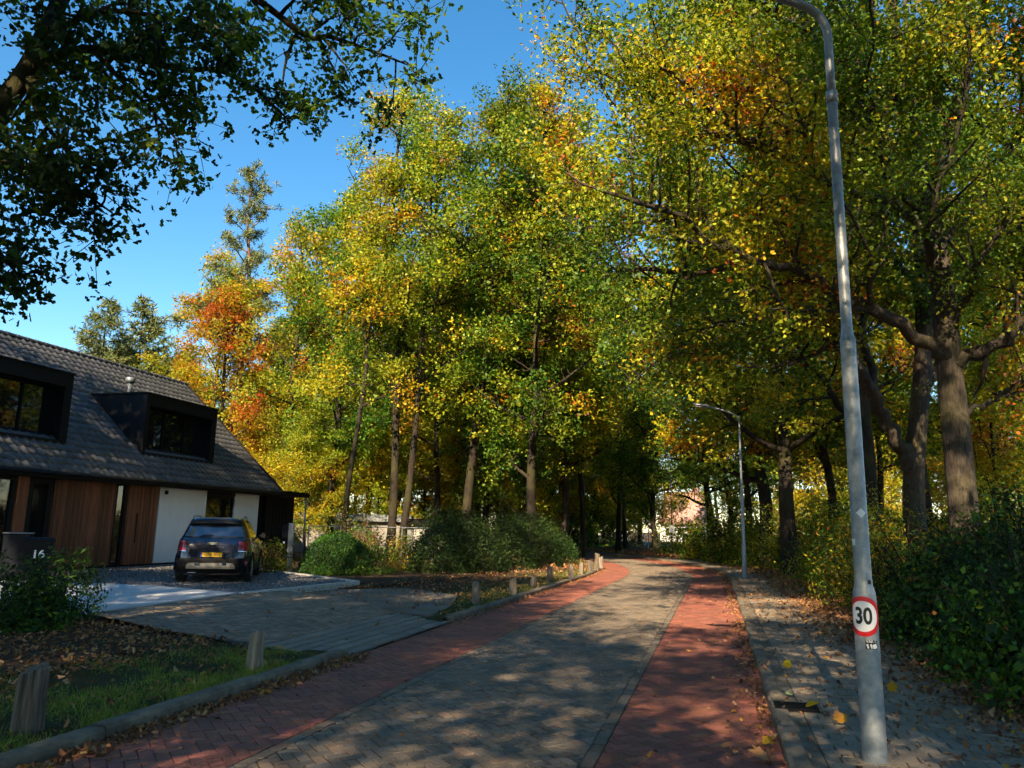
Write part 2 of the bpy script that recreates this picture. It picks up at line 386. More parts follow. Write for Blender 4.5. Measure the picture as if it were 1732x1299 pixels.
def herringbone(region, L, Wd, gap, ang=PI / 4):
    """bricks laid at 45 degrees, cut at the edge of a convex region given in (s, u)"""
    reg = ccw(region); c, s = math.cos(ang), math.sin(ang)
    rs = [(x * c + y * s, -x * s + y * c) for x, y in reg]
    i0, i1 = int(min(p[0] for p in rs) / Wd) - 3, int(max(p[0] for p in rs) / Wd) + 3
    j0, j1 = int(min(p[1] for p in rs) / Wd) - 3, int(max(p[1] for p in rs) / Wd) + 3
    cs = sum(p[0] for p in reg) / len(reg); out = []
    lo = [min(p[k] for p in reg) - .2 for k in (0, 1)]; hi = [max(p[k] for p in reg) + .2 for k in (0, 1)]
    for i in range(i0, i1):
        for j in range(j0, j1):
            k = (i - j) % 4
            if k == 0: q = rect((i + 1) * Wd, (j + .5) * Wd, L - gap, Wd - gap)
            elif k == 3: q = rect((i + .5) * Wd, (j + 1) * Wd, Wd - gap, L - gap)
            else: continue
            q = [(x * c - y * s, x * s + y * c) for x, y in q]
            if q[0][0] < lo[0] or q[0][0] > hi[0] or q[0][1] < lo[1] or q[0][1] > hi[1]: continue
            q = clip(q, reg)
            if q and area(q) > .0006: out.append(q)
    return out
def row(s0, s1, u0, u1, L, gap, off=0.):
    out = []; s = s0 - off
    while s < s1:
        a, b = max(s, s0), min(s + L, s1)
        if b - a > .03: out.append([(a + gap / 2, u0 + gap / 2), (b - gap / 2, u0 + gap / 2), (b - gap / 2, u1 - gap / 2), (a + gap / 2, u1 - gap / 2)])
        s += L
    return out
def lid(poly, h, inset, zt):
    cx = sum(p[0] for p in poly) / len(poly); cy = sum(p[1] for p in poly) / len(poly); n = len(poly); V = []
    for x, y in poly: V.append((x, y, -h))
    for x, y in poly:
        d = math.hypot(cx - x, cy - y) + 1e-6; V.append((x + (cx - x) / d * inset, y + (cy - y) / d * inset, zt))
    return V, [tuple(range(n, 2 * n))] + [(i, (i + 1) % n, n + (i + 1) % n, n + i) for i in range(n)]
def lay(parent, polys, colfn, z, m, pname, sname, seed, h=.016, inset=.007, jit=.0018, zfn=None, limit=290, tilt=.006):
    """lay pieces: the nearest in view each as an object of its own, the rest joined"""
    rng = np.random.default_rng(seed); info = []
    for q in polys:
        q = ccw(q); c = (sum(p[0] for p in q) / len(q), sum(p[1] for p in q) / len(q)); w = P(*c); zz = z if zfn is None else zfn(*c)
        X, Y, dep = px((*w, zz)); vis = dep > .5 and 0 < X < W and 0 < Y < H
        info.append((dep if vis else 1e6 + dep, q, c, w, zz))
    info.sort(key=lambda t: t[0]); cache = {}
    BV, BF, BC = MB(), None, []
    for k, (dist, q, c, w, zz) in enumerate(info):
        rel = [(p[0] - c[0], p[1] - c[1]) for p in q]
        if k < limit and dist < 1e5 and c[0] < S1:
            key = tuple((round(a, 2), round(b, 2)) for a, b in rel); L = cache.setdefault(key, [])
            if len(L) < 6:
                V, F = lid(rel, h, inset, 0.); b = MB().add(V, F); me = b.mesh(pname, m); set_tint(me, np.tile(colfn(rng, c), (len(V), 1))); L.append(me)
            else: me = L[rng.integers(6)]
            o = link(pname, me, parent, (w[0], w[1], zz + rng.normal() * jit)); o.rotation_euler = (rng.normal() * tilt, rng.normal() * tilt, HEAD)
        else:
            V, F = lid(q, h, inset, rng.normal() * jit)
            BV.add([(*P(a, b), zz + e) for a, b, e in V], F); BC += [colfn(rng, c)] * len(V)
    if BC:
        me = BV.mesh(sname, m); set_tint(me, np.array(BC)); o = link(sname, me, parent); o['kind'] = 'stuff'
def col_grey(rng, c):
    b = np.array([.158, .128, .097]) * rng.uniform(.74, 1.24) * (.82 if c[1] < 1.4 or c[1] > 3.53 else 1.); t = rng.random()
    if t < .14: b *= np.array([1.15, .98, .9])
    elif t < .26: b *= np.array([.86, .92, 1.02])
    return b
def col_red(rng, c): return np.array([.235, .076, .05]) * rng.uniform(.75, 1.25) * np.array([1, rng.uniform(.9, 1.12), rng.uniform(.9, 1.15)])
def col_paver(rng, c): return np.array([.215, .175, .13]) * rng.uniform(.78, 1.2)
def col_drive(rng, c): return np.array([.175, .145, .11]) * rng.uniform(.65, 1.35) * np.array([rng.uniform(.95, 1.15), 1, rng.uniform(.9, 1.02)])

SA, SB = 3.2, 62.
road = struct(strip('road', 1.29, 3.64, -40, 110, -.010, MT['joint']))
rl = struct(strip('cycle_lane', 0.0, 1.287, -40, 110, -.010, MT['joint']))
ll = struct(strip('cycle_lane', 3.643, UL + .02, -40, 110, -.010, MT['joint']))
lay(road, herringbone([(SA, 1.40), (SB, 1.40), (SB, 3.53), (SA, 3.53)], .18, .09, .009)
    + row(SA, SB, 1.29, 1.40, .21, .008) + row(SA, SB, 3.53, 3.64, .21, .008, .07), col_grey, 0, MT['brick'], 'brick', 'brick_field', 11, h=.02, inset=.009, jit=.0024)
lay(rl, herringbone([(SA, .12), (SB, .12), (SB, 1.285), (SA, 1.285)], .20, .10, .004) + row(SA, SB, .0, .12, .2, .004), col_red, 0, MT['redbrick'], 'brick', 'brick_field', 12, inset=.004, jit=.0012)
lay(ll, herringbone([(SA, 3.645), (SB, 3.645), (SB, UL), (SA, UL)], .20, .10, .004), col_red, 0, MT['redbrick'], 'brick', 'brick_field', 13, inset=.004, jit=.0012)
for s0, s1, mm, obj in ((-40, SA, 'joint', 0),): pass

# right pavement and its kerb
PZ = .075
pv = struct(strip('pavement', -.14, -2.05, -40, 75, PZ - .012, MT['joint']))
bond = []
_s = SA; _k = 0
while _s < 45:
    _u = -.255 + (.105 if _k % 2 else 0)
    while _u > -2.05:
        a, b = max(_u - .21, -2.05) + .004, min(_u, -.255) - .004
        if b - a > .03: bond.append([(_s + .004, a), (_s + .156, a), (_s + .156, b), (_s + .004, b)])
        _u -= .21
    _s += .16; _k += 1
lay(pv, bond, col_paver, PZ, MT['paver'], 'paver', 'paver_field', 14, inset=.006, jit=.002)
def kerb(name, u0, u1, z, s0, s1, L, label_seed, gaps=()):
    root = struct(empty(name, (*P((s0 + s1) / 2, u0), 0)))
    rng = np.random.default_rng(label_seed); s = s0; inv = root.matrix_world.inverted(); loc = Vector(root.location)
    while s < s1:
        e = s + L - .008
        if not any(a < (s + e) / 2 < b for a, b in gaps):
            rs = []
            dz = rng.normal() * .004; du = rng.normal() * .004
            for ss in np.linspace(s, e, 3 if s > S1 else 2):
                pr = [(u0, -.12), (u0 + .0 * (u1 - u0), z - .025), (u0 + .18 * (u1 - u0), z), (u0 + .93 * (u1 - u0), z), (u1, z - .012), (u1, -.12)]
                rs.append([(*(P(ss, uu + du) - np.array(loc[:2])), zz + (dz if zz > 0 else 0)) for uu, zz in pr])
            MB().rings(rs).build('kerb_stone', MT['kerb'], root)
        s += L
    return root
kerb('kerb', -.0, -.135, PZ + .02, 3.0, 75, 1.0, 21)
GA, GB = 8.75, 12.85                         # dropped kerb at the driveway
kerb('kerb', UL, UL + .16, .10, 3.05, 47, 1.0, 22, gaps=((GA, GB),))
strip('dark_gutter', -.135, -.25, 3, 60, PZ - .006, MT['kerb'], pv)

# left verge, turf and bare ground
def in_drive(s, u): return GA - .15 < s - (u - 5) * .35 and s - (u - 5) * .65 < GB + .3 and u > UL
def in_poly(p, poly):
    c = False; x, y = p
    for i in range(len(poly)):
        (x1, y1), (x2, y2) = poly[i], poly[i - 1]
        if (y1 > y) != (y2 > y) and x < (x2 - x1) * (y - y1) / (y2 - y1) + x1: c = not c
    return c
vg = struct(strip('verge', UL + .1, 7.2, -40, 60, .07, MT['turf'], nu=12, zn=.012, seed=5, ds=.25))
for v in vg.data.vertices:
    if in_poly(SU(v.co.x, v.co.y), [(GA + .25, UL - .2), (GB - .3, UL - .2), (GB - .2, 5.9), (14.6, 7.9), (15.6, 10.2), (11.2, 10.2), (10.1, 8.0), (GA + .5, 6.0)]): v.co.z = -.08
fl = struct(strip('litter_bed', -1.98, -3.2, -40, 75, .083, MT['soil'], nu=3, zn=.015, seed=6))

# dropped apron and brick driveway up to the forecourt
def zdrive(s, u): return .035 + .075 * min(1, max(0, (u - UL) / 1.1)) + .02 * max(0, (u - 6) / 4.4)
ap = struct(MB().add([(*P(s, u), zdrive(s, u) - .016) for s, u in ((GA - .1, UL + .005), (GB + .1, UL + .005), (GB + .3, 6.0), (GA + .1, 6.0))], [(0, 1, 2, 3)]).build('dropped_apron', MT['joint']))
bands = []
for k in range(6):
    u0 = UL + .01 + k * .185; bands += row(GA - .05 + k * .03, GB + .05 + k * .03, u0, u0 + .18, .6, .008, .3 * (k % 2))
lay(ap, bands, lambda r, c: np.array([.2, .178, .15]) * r.uniform(.75, 1.2), 0, MT['paver'], 'paver', 'paver_field', 15, h=.03, inset=.01, zfn=zdrive, jit=.003)
reg = [(GA + .0, 6.02), (GB + .35, 6.02), (15.3, 8.0), (16.2, 10.3), (10.75, 10.3), (9.75, 8.0)]
dv = struct(MB().add([(*P(s, u), zdrive(s, u) - .016) for s, u in reg], [(0, 1, 2, 3, 4, 5)]).build('driveway', MT['joint']))
lay(dv, herringbone([(9.0, 6.02), (13.1, 6.02), (15.3, 8.0), (16.2, 10.3), (10.75, 10.3), (9.6, 8.0)], .21, .105, .008, 0), col_drive, 0, MT['brick'], 'brick', 'brick_field', 16, inset=.008, zfn=zdrive, jit=.003)

# forecourt of the house: raised bed, concrete slab, gravel, pale edging
FZ = .15
def flat(name, su, z, m, parent=None, depth=.3):
    poly = ccw([tuple(P(*q)) for q in su]); return MB().prism(poly, z - depth, z).build(name, m, parent)
fc = [(10.6, 10.32), (15.0, 10.36), (19.45, 9.8), (23.4, 15.4), (27.5, 19.8), (8, 19.8), (8, 10.32)]
forecourt = struct(flat('forecourt', fc, FZ - .02, MT['gravel'], None, .35))
flat('concrete_slab', [(10.6, 10.34), (14.9, 10.42), (15.75, 13.2), (15.7, 15.2), (15.0, 19.0), (9.2, 19.0), (9.2, 10.34)], FZ + .004, MT['concrete'], forecourt, .1)
def edging(a, b, w=.14):
    a, b = np.array(a), np.array(b); d = (b - a) / np.linalg.norm(b - a); n = np.array([-d[1], d[0]]) * w / 2
    L = np.linalg.norm(b - a); k = max(1, int(L / 1.0))
    for i in range(k):
        p, q = a + d * (L * i / k + .004), a + d * (L * (i + 1) / k - .004)
        flat('edge_stone', [tuple(p - n), tuple(q - n), tuple(q + n), tuple(p + n)], FZ + .012, MT['edging'], forecourt, .3)
edging((14.95, 10.36), (19.45, 9.8)); edging((19.5, 9.85), (23.45, 15.5)); edging((23.5, 15.5), (26.6, 19.4))
# loose gravel on the forecourt
rng = np.random.default_rng(40); pts = []
while len(pts) < 9000:
    s, u = rng.uniform(14.9, 24), rng.uniform(10, 19.6)
    if u > 10.5 + (s - 15) * -.12 and s < 19.4 + (u - 9.8) * .7 and s > 15.6 + max(0, (u - 15)) * -.15: pts.append((*P(s, u), FZ - .012))
n = len(pts); c = palette(rng, n, [(.09, .09, .1), (.2, .2, .21), (.32, .31, .3), (.05, .05, .055)], [4, 3, 1, 3])
me = leaf_mesh('gravel', np.array(pts), rng.uniform(.02, .045, n), c, 'round', rng, MT['litter'], up=1.2, curl=.6); o = link('gravel_stones', me, forecourt); o['kind'] = 'stuff'

# ================================================================== HOUSE (local x = along the road, y = away from it)
HS, HU = 24.0, 19.8
house = tag(empty('house', (*P(HS, HU), FZ), HEAD), 'low house with steep grey tiled roof, two black dormers and cedar front', 'house')
def hb(name, s0, s1, u0, u1, z0, z1, m, parent=None, bev=0.):
    return MB().box(s0 - HS, s1 - HS, u0 - HU, u1 - HU, z0 - FZ, z1 - FZ, bev).build(name, m, parent or house)
EU, EZ, RU, RZ = 19.3, 3.06, 25.0, 8.2
KS = (RZ - EZ) / (RU - EU); RA = math.atan(KS); GS = 31.1; LS0 = 12.0
# walls: white plastered part with a window opening, black backing behind the cladding
hb('wall', 23.74, 26.42, HU, HU + .3, .15, 2.93, MT['plaster']); hb('wall', 28.3, 30.05, HU, HU + .3, .15, 2.93, MT['plaster'])
hb('wall', 26.42, 28.3, HU + .002, HU + .3, .15, .95, MT['plaster']); 
hb('back_wall', LS0, 23.74, HU + .1, HU + .3, .15, 2.95, MT['black_matt'])
hb('plinth', 12, 30.05, HU - .02, HU + .05, .13, .19, MT['black_matt'])
def window(s0, s1, z0, z1, u, parent=None, bars=(), fr=.07, blind=None):
    w = MB()
    for a, b, c, d in ((s0, s1, z0, z0 + fr), (s0, s1, z1 - fr, z1), (s0, s0 + fr, z0 + fr, z1 - fr), (s1 - fr, s1, z0 + fr, z1 - fr)) + tuple((x - .035, x + .035, z0 + fr, z1 - fr) for x in bars):
        w.box(a - HS, b - HS, u - HU, u + .09 - HU, c - FZ, d - FZ)
    f = w.build('window', MT['black'], parent or house)
    xs = [s0 + fr] + list(bars) + [s1 - fr]
    for a, b in zip(xs[:-1], xs[1:]):
        MB().box(a - HS, b - HS, u + .05 - HU, u + .062 - HU, z0 + fr - FZ, z1 - fr - FZ).build('pane', MT['glass'], f)
    return f
window(26.42, 28.3, .95, 2.72, HU + .06)
hb('window_lintel', 26.42, 28.3, HU + .003, HU + .3, 2.72, 2.93, MT['black'])
window(15.2, 17.75, .3, 2.85, HU, bars=(16.5,), fr=.12); window(18.2, 19.05, .3, 2.85, HU, fr=.17)
window(21.62, 22.12, .19, 2.9, HU, fr=.09)
# cedar planks, each its own
rngp = np.random.default_rng(7)
def planks(s0, s1, z0, z1, parent, u=HU - .012, wd=.092):
    n = max(1, round((s1 - s0) / wd)); w = (s1 - s0) / n
    for i in range(n):
        d = .022 + rngp.uniform(-.006, .006)
        hb('plank', s0 + i * w + .004, s0 + (i + 1) * w - .004, u - d, u + .06, z0, z1, MT['wood'], parent)
clad = hb('cladding', 17.76, 21.6, HU + .05, HU + .09, .2, 2.9, MT['black_matt'])
planks(17.78, 18.18, .3, 2.86, clad); planks(19.08, 21.6, .2, 2.88, clad)
door = hb('door', 22.14, 23.7, HU + .04, HU + .09, .18, 2.88, MT['black_matt'])
planks(22.16, 23.66, .19, 2.87, door)
MB().tube([(22.6 - HS, -.1, .75), (22.6 - HS, -.1, 1.75)], .018, 8).build('handle', MT['black'], door)
hb('wall_lamp', 23.98, 24.08, HU - .09, HU - .002, 2.62, 2.76, MT['black_matt'], None, .01)
# soffit, fascia, gutter
hb('soffit', LS0, GS, EU + .02, HU + .3, 2.9, 2.93, MT['black'])
hb('fascia', LS0, GS + .02, EU - .02, EU + .06, 2.84, 3.0, MT['black'])
gt = MB().tube([(LS0 - HS, EU - .07 - HU, 2.985 - FZ), (GS + .05 - HS, EU - .07 - HU, 2.985 - FZ)], .065, 10).build('gutter', MT['black'], house, True)
# gable end walls and back wall
for s in (LS0 + .05, GS - .35):
    g = MB()
    prof = [(HU + .05, .15), (2 * RU - HU, .15), (2 * RU - HU, 3.2), (RU, RZ - .35), (HU + .05, 3.2)]
    g.rings([[(s - HS, u - HU, z - FZ) for u, z in prof], [(s + .28 - HS, u - HU, z - FZ) for u, z in prof]])
    g.build('gable_wall', MT['black_matt'], house)
hb('rear_wall', LS0 + .1, GS - .1, 2 * RU - HU - .3, 2 * RU - HU - .02, .15, 3.0, MT['plaster'])
# roof: slabs with real tiles on the front slope
nf, nb = MB(), MB()
def slope_pt(s, d, off=0.):   # d metres up the slope from the eave
    return (s - HS, EU - HU + d * math.cos(RA) - off * math.sin(RA), EZ - FZ + d * math.sin(RA) + off * math.cos(RA))
SLEN = (RU - EU) / math.cos(RA)
roof = MB().rings([[slope_pt(s, 0, -.02), slope_pt(s, SLEN, -.02), slope_pt(s, SLEN, -.16), slope_pt(s, .06, -.16)] for s in (LS0, GS)]).build('roof', MT['black_matt'], house)
bk = lambda s, d, off: (s - HS, 2 * (RU - HU) - slope_pt(s, d, off)[1], slope_pt(s, d, off)[2])
MB().rings([[bk(s, 0, 0), bk(s, SLEN, 0), bk(s, SLEN, -.14), bk(s, 0, -.14)][::-1] for s in (LS0, GS)]).build('rear_slope', MT['rtile'], roof)
TW, TE = .30, .345
def tile_verts(sd, dd):
    # interlocking pan tile: cross profile with a roll, thick lower lip
    prof = [(0, .012), (.05, .0), (.13, -.004), (.19, .006), (.235, .034), (.27, .042), (.302, .02)]
    V = []
    for d, lift, th in ((-.035, .024, 0), (TE, .004, 0)):
        for x, z in prof: V.append((x, d, z + lift))
    for x, z in prof: V.append((x, -.035, z + .024 - .022))
    n = len(prof)
    F = [(i, i + 1, n + i + 1, n + i) for i in range(n - 1)] + [(2 * n + i, 2 * n + i + 1, i + 1, i) for i in range(n - 1)]
    return V, F
dorm = [(23.2, 27.32), (15.75, 19.82)]
rngr = np.random.default_rng(9); tiles = []
for rI in range(int(SLEN / TE) + 1):
    for c in range(int((GS - LS0) / TW)):
        s = LS0 + .05 + c * TW; d = rI * TE
        if d + TE > SLEN + .1: continue
        u = EU + (d + TE / 2) * math.cos(RA)
        if any(a - .1 < s + TW / 2 < b + .1 for a, b in dorm) and 20.5 < u < 22.6: continue
        p = slope_pt(s, d); wxy = P(s, u); X, Y, dep = px((*wxy, p[2] + FZ))
        vis = 0 < X < W and 0 < Y < H
        tiles.append((dep if vis else 1e6, s, d))
tiles.sort(); tcache = []
V0, F0 = tile_verts(0, 0); rot = lambda x, d, z: (x, d * math.cos(RA) - z * math.sin(RA), d * math.sin(RA) + z * math.cos(RA))
def tcol(): return np.array([.058, .061, .069]) * rngr.uniform(.75, 1.25) * np.array([1.03, 1, rngr.uniform(.94, 1.02)])
for k in range(8):
    me = MB().add([rot(*v) for v in V0], F0).mesh('roof_tile', MT['rtile'], True); set_tint(me, np.tile(tcol(), (len(V0), 1))); tcache.append(me)
big, bc = MB(), []
for k, (dd, s, d) in enumerate(tiles):
    o3 = slope_pt(s, d, rngr.normal() * .002)
    if k < 290 and dd < 1e5:
        o = link('roof_tile', tcache[rngr.integers(8)], roof, o3)
    else:
        big.add([tuple(np.array(rot(*v)) + np.array(o3)) for v in V0], F0); bc += [tcol()] * len(V0)
me = big.mesh('roof_tile_field', MT['rtile'], True); set_tint(me, np.array(bc)); o = link('roof_tile_field', me, roof); o['kind'] = 'stuff'
for s in np.arange(LS0, GS - .1, .42):   # ridge caps
    b = MB(); b.rings([[(s + q - HS, RU - HU + (.12 + e) * math.cos(a), RZ - FZ - .02 + (.10 + e) * math.sin(a)) for a in np.linspace(-.1, PI + .1, 7)] for q, e in ((0, .015), (.4, 0.))], cap=True)
    me = b.mesh('ridge_tile', MT['rtile'], False); set_tint(me, np.tile(tcol() * .9, (len(me.vertices), 1))); link('ridge_tile', me, roof)
vr = MB()                                  # verge boards on the right gable
vr.rings([[slope_pt(s, -.03, .06), slope_pt(s, SLEN, .06), slope_pt(s, SLEN, -.2), slope_pt(s, -.03, -.2)] for s in (GS - .002, GS + .05)]).build('verge_board', MT['black'], house)
MB().rings([[bk(s, 0, .05), bk(s, SLEN, .05), bk(s, SLEN, -.2), bk(s, 0, -.2)] for s in (GS - .002, GS + .05)]).build('verge_board', MT['black'], house)
# dormers
DU, DZ0, DZ1 = 20.3, 3.98, 6.22
for a, b in dorm:
    ub = EU + (DZ1 - EZ) / KS
    d = empty('dormer', (0, 0, 0)); d.parent = house
    fr = .16
    w = MB()
    for x0, x1, z0, z1 in ((a, b, DZ0, DZ0 + .12), (a, b, DZ1 - .42, DZ1), (a, a + fr, DZ0 + .12, DZ1 - .42), (b - .3, b, DZ0 + .12, DZ1 - .42)):
        w.box(x0 - HS, x1 - HS, DU - HU, DU + .5 - HU, z0 - FZ, z1 - FZ)
    w.build('surround', MT['black'], d)
    for x in (a, b - .06):                # cheeks
        prof = [(DU + .5, DZ0 + .1), (DU + .5, DZ1 - .02), (ub + .05, DZ1 - .02), (EU + (DZ0 - EZ) / KS + .35, DZ0 + .1)]
        MB().rings([[(x + q - HS, u - HU, z - FZ) for u, z in prof] for q in (0.003, .055)]).build('cheek', MT['black'], d)
    MB().box(a - .03 - HS, b + .03 - HS, DU - .03 - HU, ub + .1 - HU, DZ1 - FZ, DZ1 + .06 - FZ).build('dormer_roof', MT['black_matt'], d)
    L = b - .3 - a - fr; win = window(a + fr, b - .3, DZ0 + .12, DZ1 - .42, DU + .38, d, bars=(a + fr + L * .36, a + fr + L * .68), fr=.06)
    MB().box(a + fr + L * .37 - HS, a + fr + L * .67 - HS, DU + .46 - HU, DU + .47 - HU, DZ0 + .2 - FZ, DZ1 - .5 - FZ).build('blind', MT['blind'], d)
    MB().box(a + .02 - HS, b - .02 - HS, DU + .52 - HU, DU + .56 - HU, DZ0 - FZ, DZ1 - .05 - FZ).build('dormer_back', MT['black_matt'], d)
# flue
fp = slope_pt(25.75, (23.4 - EU) / math.cos(RA)); b = MB(); fx, fy, fz = fp
b.tube([(fx, fy, fz - .2), (fx, fy, fz + .45)], .11, 12); b.tube([(fx, fy, fz + .42), (fx, fy, fz + .5), (fx, fy, fz + .62), (fx, fy, fz + .66)], [.15, .19, .19, .14], 12)
b.build('flue', MT['steel'], house, True)
# black lean-to at the right end with its pale downpipe
an = empty('annex', (0, 0, 0)); an.parent = house
hbx = lambda *a, **k: hb(*a, **k)
MB().box(30.06 - HS, 33.45 - HS, .25, 4.2, .0, 2.75).build('annex_wall', MT['black'], an)
for s in np.arange(30.2, 33.3, .28): MB().box(s - HS, s + .03 - HS, .215, .26, .05, 2.7).build('batten', MT['black_matt'], an)
MB().box(30.06 - HS, 33.75 - HS, -.35, 4.4, 2.76, 2.98).build('annex_roof', MT['black'], an)
MB().tube([(33.62 - HS, -.28, 0), (33.62 - HS, -.28, 2.75)], .045, 10).build('downpipe', MT['galv'], an, True)

# ================================================================== TEXT
def text_mesh(name, body, size, m, ext=0., bold=0.):
    cu = bpy.data.curves.new(name, 'FONT'); cu.body = body; cu.size = size; cu.align_x = 'CENTER'; cu.align_y = 'CENTER'; cu.extrude = ext; cu.offset = bold
    ob = bpy.data.objects.new(name, cu); COL.objects.link(ob)
    dg = bpy.context.evaluated_depsgraph_get(); dg.update()
    me = bpy.data.meshes.new_from_object(ob.evaluated_get(dg)); bpy.data.objects.remove(ob); bpy.data.curves.remove(cu)
    bm = bmesh.new(); bm.from_mesh(me); xs = [v.co.x for v in bm.verts]
    for x in np.linspace(min(xs), max(xs), 26)[1:-1]:
        bmesh.ops.bisect_plane(bm, geom=bm.verts[:] + bm.edges[:] + bm.faces[:], plane_co=(x, 0, 0), plane_no=(1, 0, 0))
    bm.to_mesh(me); bm.free()
    me.materials.clear(); me.materials.append(m); me.name = name; return me

# ================================================================== CAR
CARPAINT = mat('dark_blue_paint', (.003, .007, .026), .22, .2, .5, var=.05, scale=2, coat=1.)
CHROME = mat('chrome', (.75, .76, .78), .15, 1., var=.03, scale=5)
SILVER = mat('silver_plastic', (.24, .235, .22), .45, .4, var=.08, scale=12)
TAIL = mat('tail_lens', (.28, .008, .015), .12, 0, .7, var=.2, scale=18, coat=1.)
TYRE = mat('tyre_rubber', (.009, .009, .009), .85, var=.2, scale=20)
PLATE = mat('plate_yellow', (.75, .40, .01), .4, var=.03, scale=20)
CGLASS = mat('car_glass', (.012, .018, .035), .05, 0, .9, coat=1.)
class CarShape:
    #        z    rear  front half-width
    T = np.array([(.20, .22, 4.22, .78), (.30, .10, 4.34, .865), (.42, .03, 4.41, .905), (.58, .0, 4.43, .92), (.72, .015, 4.41, .922), (.84, .035, 4.36, .918), (.95, .06, 4.20, .908),
                  (1.03, .10, 3.75, .89), (1.09, .15, 3.25, .865), (1.13, .19, 3.08, .835), (1.25, .27, 2.86, .785), (1.38, .36, 2.62, .735), (1.50, .43, 2.34, .685), (1.57, .46, 2.12, .645), (1.615, .52, 1.9, .58), (1.64, .75, 1.7, .42)])
    PW = 7.
    @classmethod
    def lv(c, z): return [np.interp(z, c.T[:, 0], c.T[:, k]) for k in (1, 2, 3)]
    @classmethod
    def rear_y(c, x, z):
        r, f, w = c.lv(z); a = (f - r) / 2; q = min(.999, abs(x) / w); return (r + f) / 2 - a * (1 - q ** c.PW) ** (1 / c.PW)
    @classmethod
    def side_x(c, y, z):
        r, f, w = c.lv(z); a = (f - r) / 2; q = min(.999, abs(y - (r + f) / 2) / a); return w * (1 - q ** c.PW) ** (1 / c.PW)
def build_car(loc, rz, label, paint):
    C = CarShape; root = tag(empty('car', loc, rz), label, 'car')
    zs = np.concatenate([np.linspace(.2, 1.62, 40), [1.63, 1.64]]); rs = []
    for z in zs:
        r, f, w = C.lv(z); a, m = (f - r) / 2, (f + r) / 2; ring = []
        for t in np.linspace(0, 2 * PI, 72, endpoint=False):
            e = 2 / C.PW; cx, sy = math.cos(t), math.sin(t)
            ring.append((w * math.copysign(abs(cx) ** e, cx), m + a * math.copysign(abs(sy) ** e, sy), z))
        rs.append(ring)
    MB().rings(rs).build('body', paint, root, True)
    def rpatch(name, z0, z1, x0, x1, m, off=.006, parent=root, nx=14, nz=8, thick=.0):
        b = MB(); vs = []
        for j in range(nz + 1):
            z = z0 + (z1 - z0) * j / nz; a = x0(z) if callable(x0) else x0; e = x1(z) if callable(x1) else x1
            for i in range(nx + 1):
                x = a + (e - a) * i / nx; vs.append((x, C.rear_y(x, z) - off, z))
        k = nx + 1
        b.add(vs, [(j * k + i, j * k + i + 1, (j + 1) * k + i + 1, (j + 1) * k + i) for j in range(nz) for i in range(nx)])
        rim = list(range(k)) + [j * k + nx for j in range(1, nz + 1)] + [nz * k + i for i in range(nx - 1, -1, -1)] + [j * k for j in range(nz - 1, 0, -1)]
        L_ = len(rim); b.add([vs[i] for i in rim] + [(vs[i][0], vs[i][1] + off + .012, vs[i][2]) for i in rim], [(q, L_ + q, L_ + (q + 1) % L_, (q + 1) % L_) for q in range(L_)])
        return b.build(name, m, parent, False)
    # black greenhouse band (rear, sides), rear glass on top of it
    rpatch('rear_pillar_band', 1.12, 1.47, lambda z: -C.lv(z)[2] * .985, lambda z: C.lv(z)[2] * .985, MT['black'], .004, nx=24)
    rw = rpatch('rear_window', 1.15, 1.44, lambda z: -C.lv(z)[2] * .86, lambda z: C.lv(z)[2] * .86, CGLASS, .012)
    MB().box(-.3, .0, .19, .235, 1.165, 1.19, .006).build('wiper', MT['black_matt'], root)
    # roof spoiler
    sp = MB(); n = 12; prof = [(.30, 1.47), (.30, 1.50), (.48, 1.60), (.75, 1.625), (.75, 1.52)]
    sp.rings([[(x, y + abs(x) ** 2.5 * .25, z - abs(x) ** 3 * .12) for y, z in prof] for x in np.linspace(-.63, .63, n)]); sp.build('spoiler', MT['black'], root, True)
    # lights
    for sx in (-1, 1):
        f0, f1 = (lambda z: -C.lv(z)[2] * .985, lambda z: -.62) if sx < 0 else (lambda z: .62, lambda z: C.lv(z)[2] * .985)
        l = rpatch('tail_light', .80, 1.04, f0, f1, TAIL, .014, nx=6); 
        rpatch('chrome_ring', .785, .80, f0, f1, CHROME, .016, l, 6, 1); 
        rpatch('reflector', .46, .56, (lambda z: -.85) if sx < 0 else .78, (lambda z: -.78) if sx < 0 else .85, TAIL, .012, nx=3, nz=2)
    # lower bumper, skid plate with two bright clips
    rpatch('bumper', .24, .62, lambda z: -C.lv(z)[2] * .975, lambda z: C.lv(z)[2] * .975, MT['black_matt'], .012, nx=24)
    sk = rpatch('skid_plate', .36, .50, lambda z: -.58 + max(0, z - .44) * .9, lambda z: .58 - max(0, z - .44) * .9, SILVER, .05, nx=16)
    for x in (-.32, .32): rpatch('skid_clip', .455, .52, x - .05, x + .05, CHROME, .07, sk, 2, 2)
    MB().box(-.56, -.34, .09, .3, .245, .285, .012).build('exhaust', CHROME, root)
    # boot handle strip, plate, emblem, lettering
    rpatch('boot_strip', .765, .80, -.40, .40, MT['black'], .012, nx=8, nz=2)
    pl = rpatch('number_plate', .655, .755, -.26, .26, PLATE, .022, nx=4, nz=2)
    rpatch('plate_band', .657, .753, -.26, -.222, mat('plate_blue', (.01, .05, .35), .4, var=.03, scale=9), .034, pl, 1, 1)
    tx = link('plate_text', text_mesh('plate_text', 'GXR-83-J', .098, MT['ink']), pl); tx.rotation_euler = (PI / 2, 0, 0); tx.location = (.02, C.rear_y(0, .705) - .045, .705)
    em = MB()
    for k in range(4):
        for sx in (-1, 1):
            z = 1.005 - k * .016; em.box(*sorted((sx * .02, sx * (.115 - k * .02))), C.rear_y(0, z) - .022, C.rear_y(0, z) - .002, z - .005, z + .005)
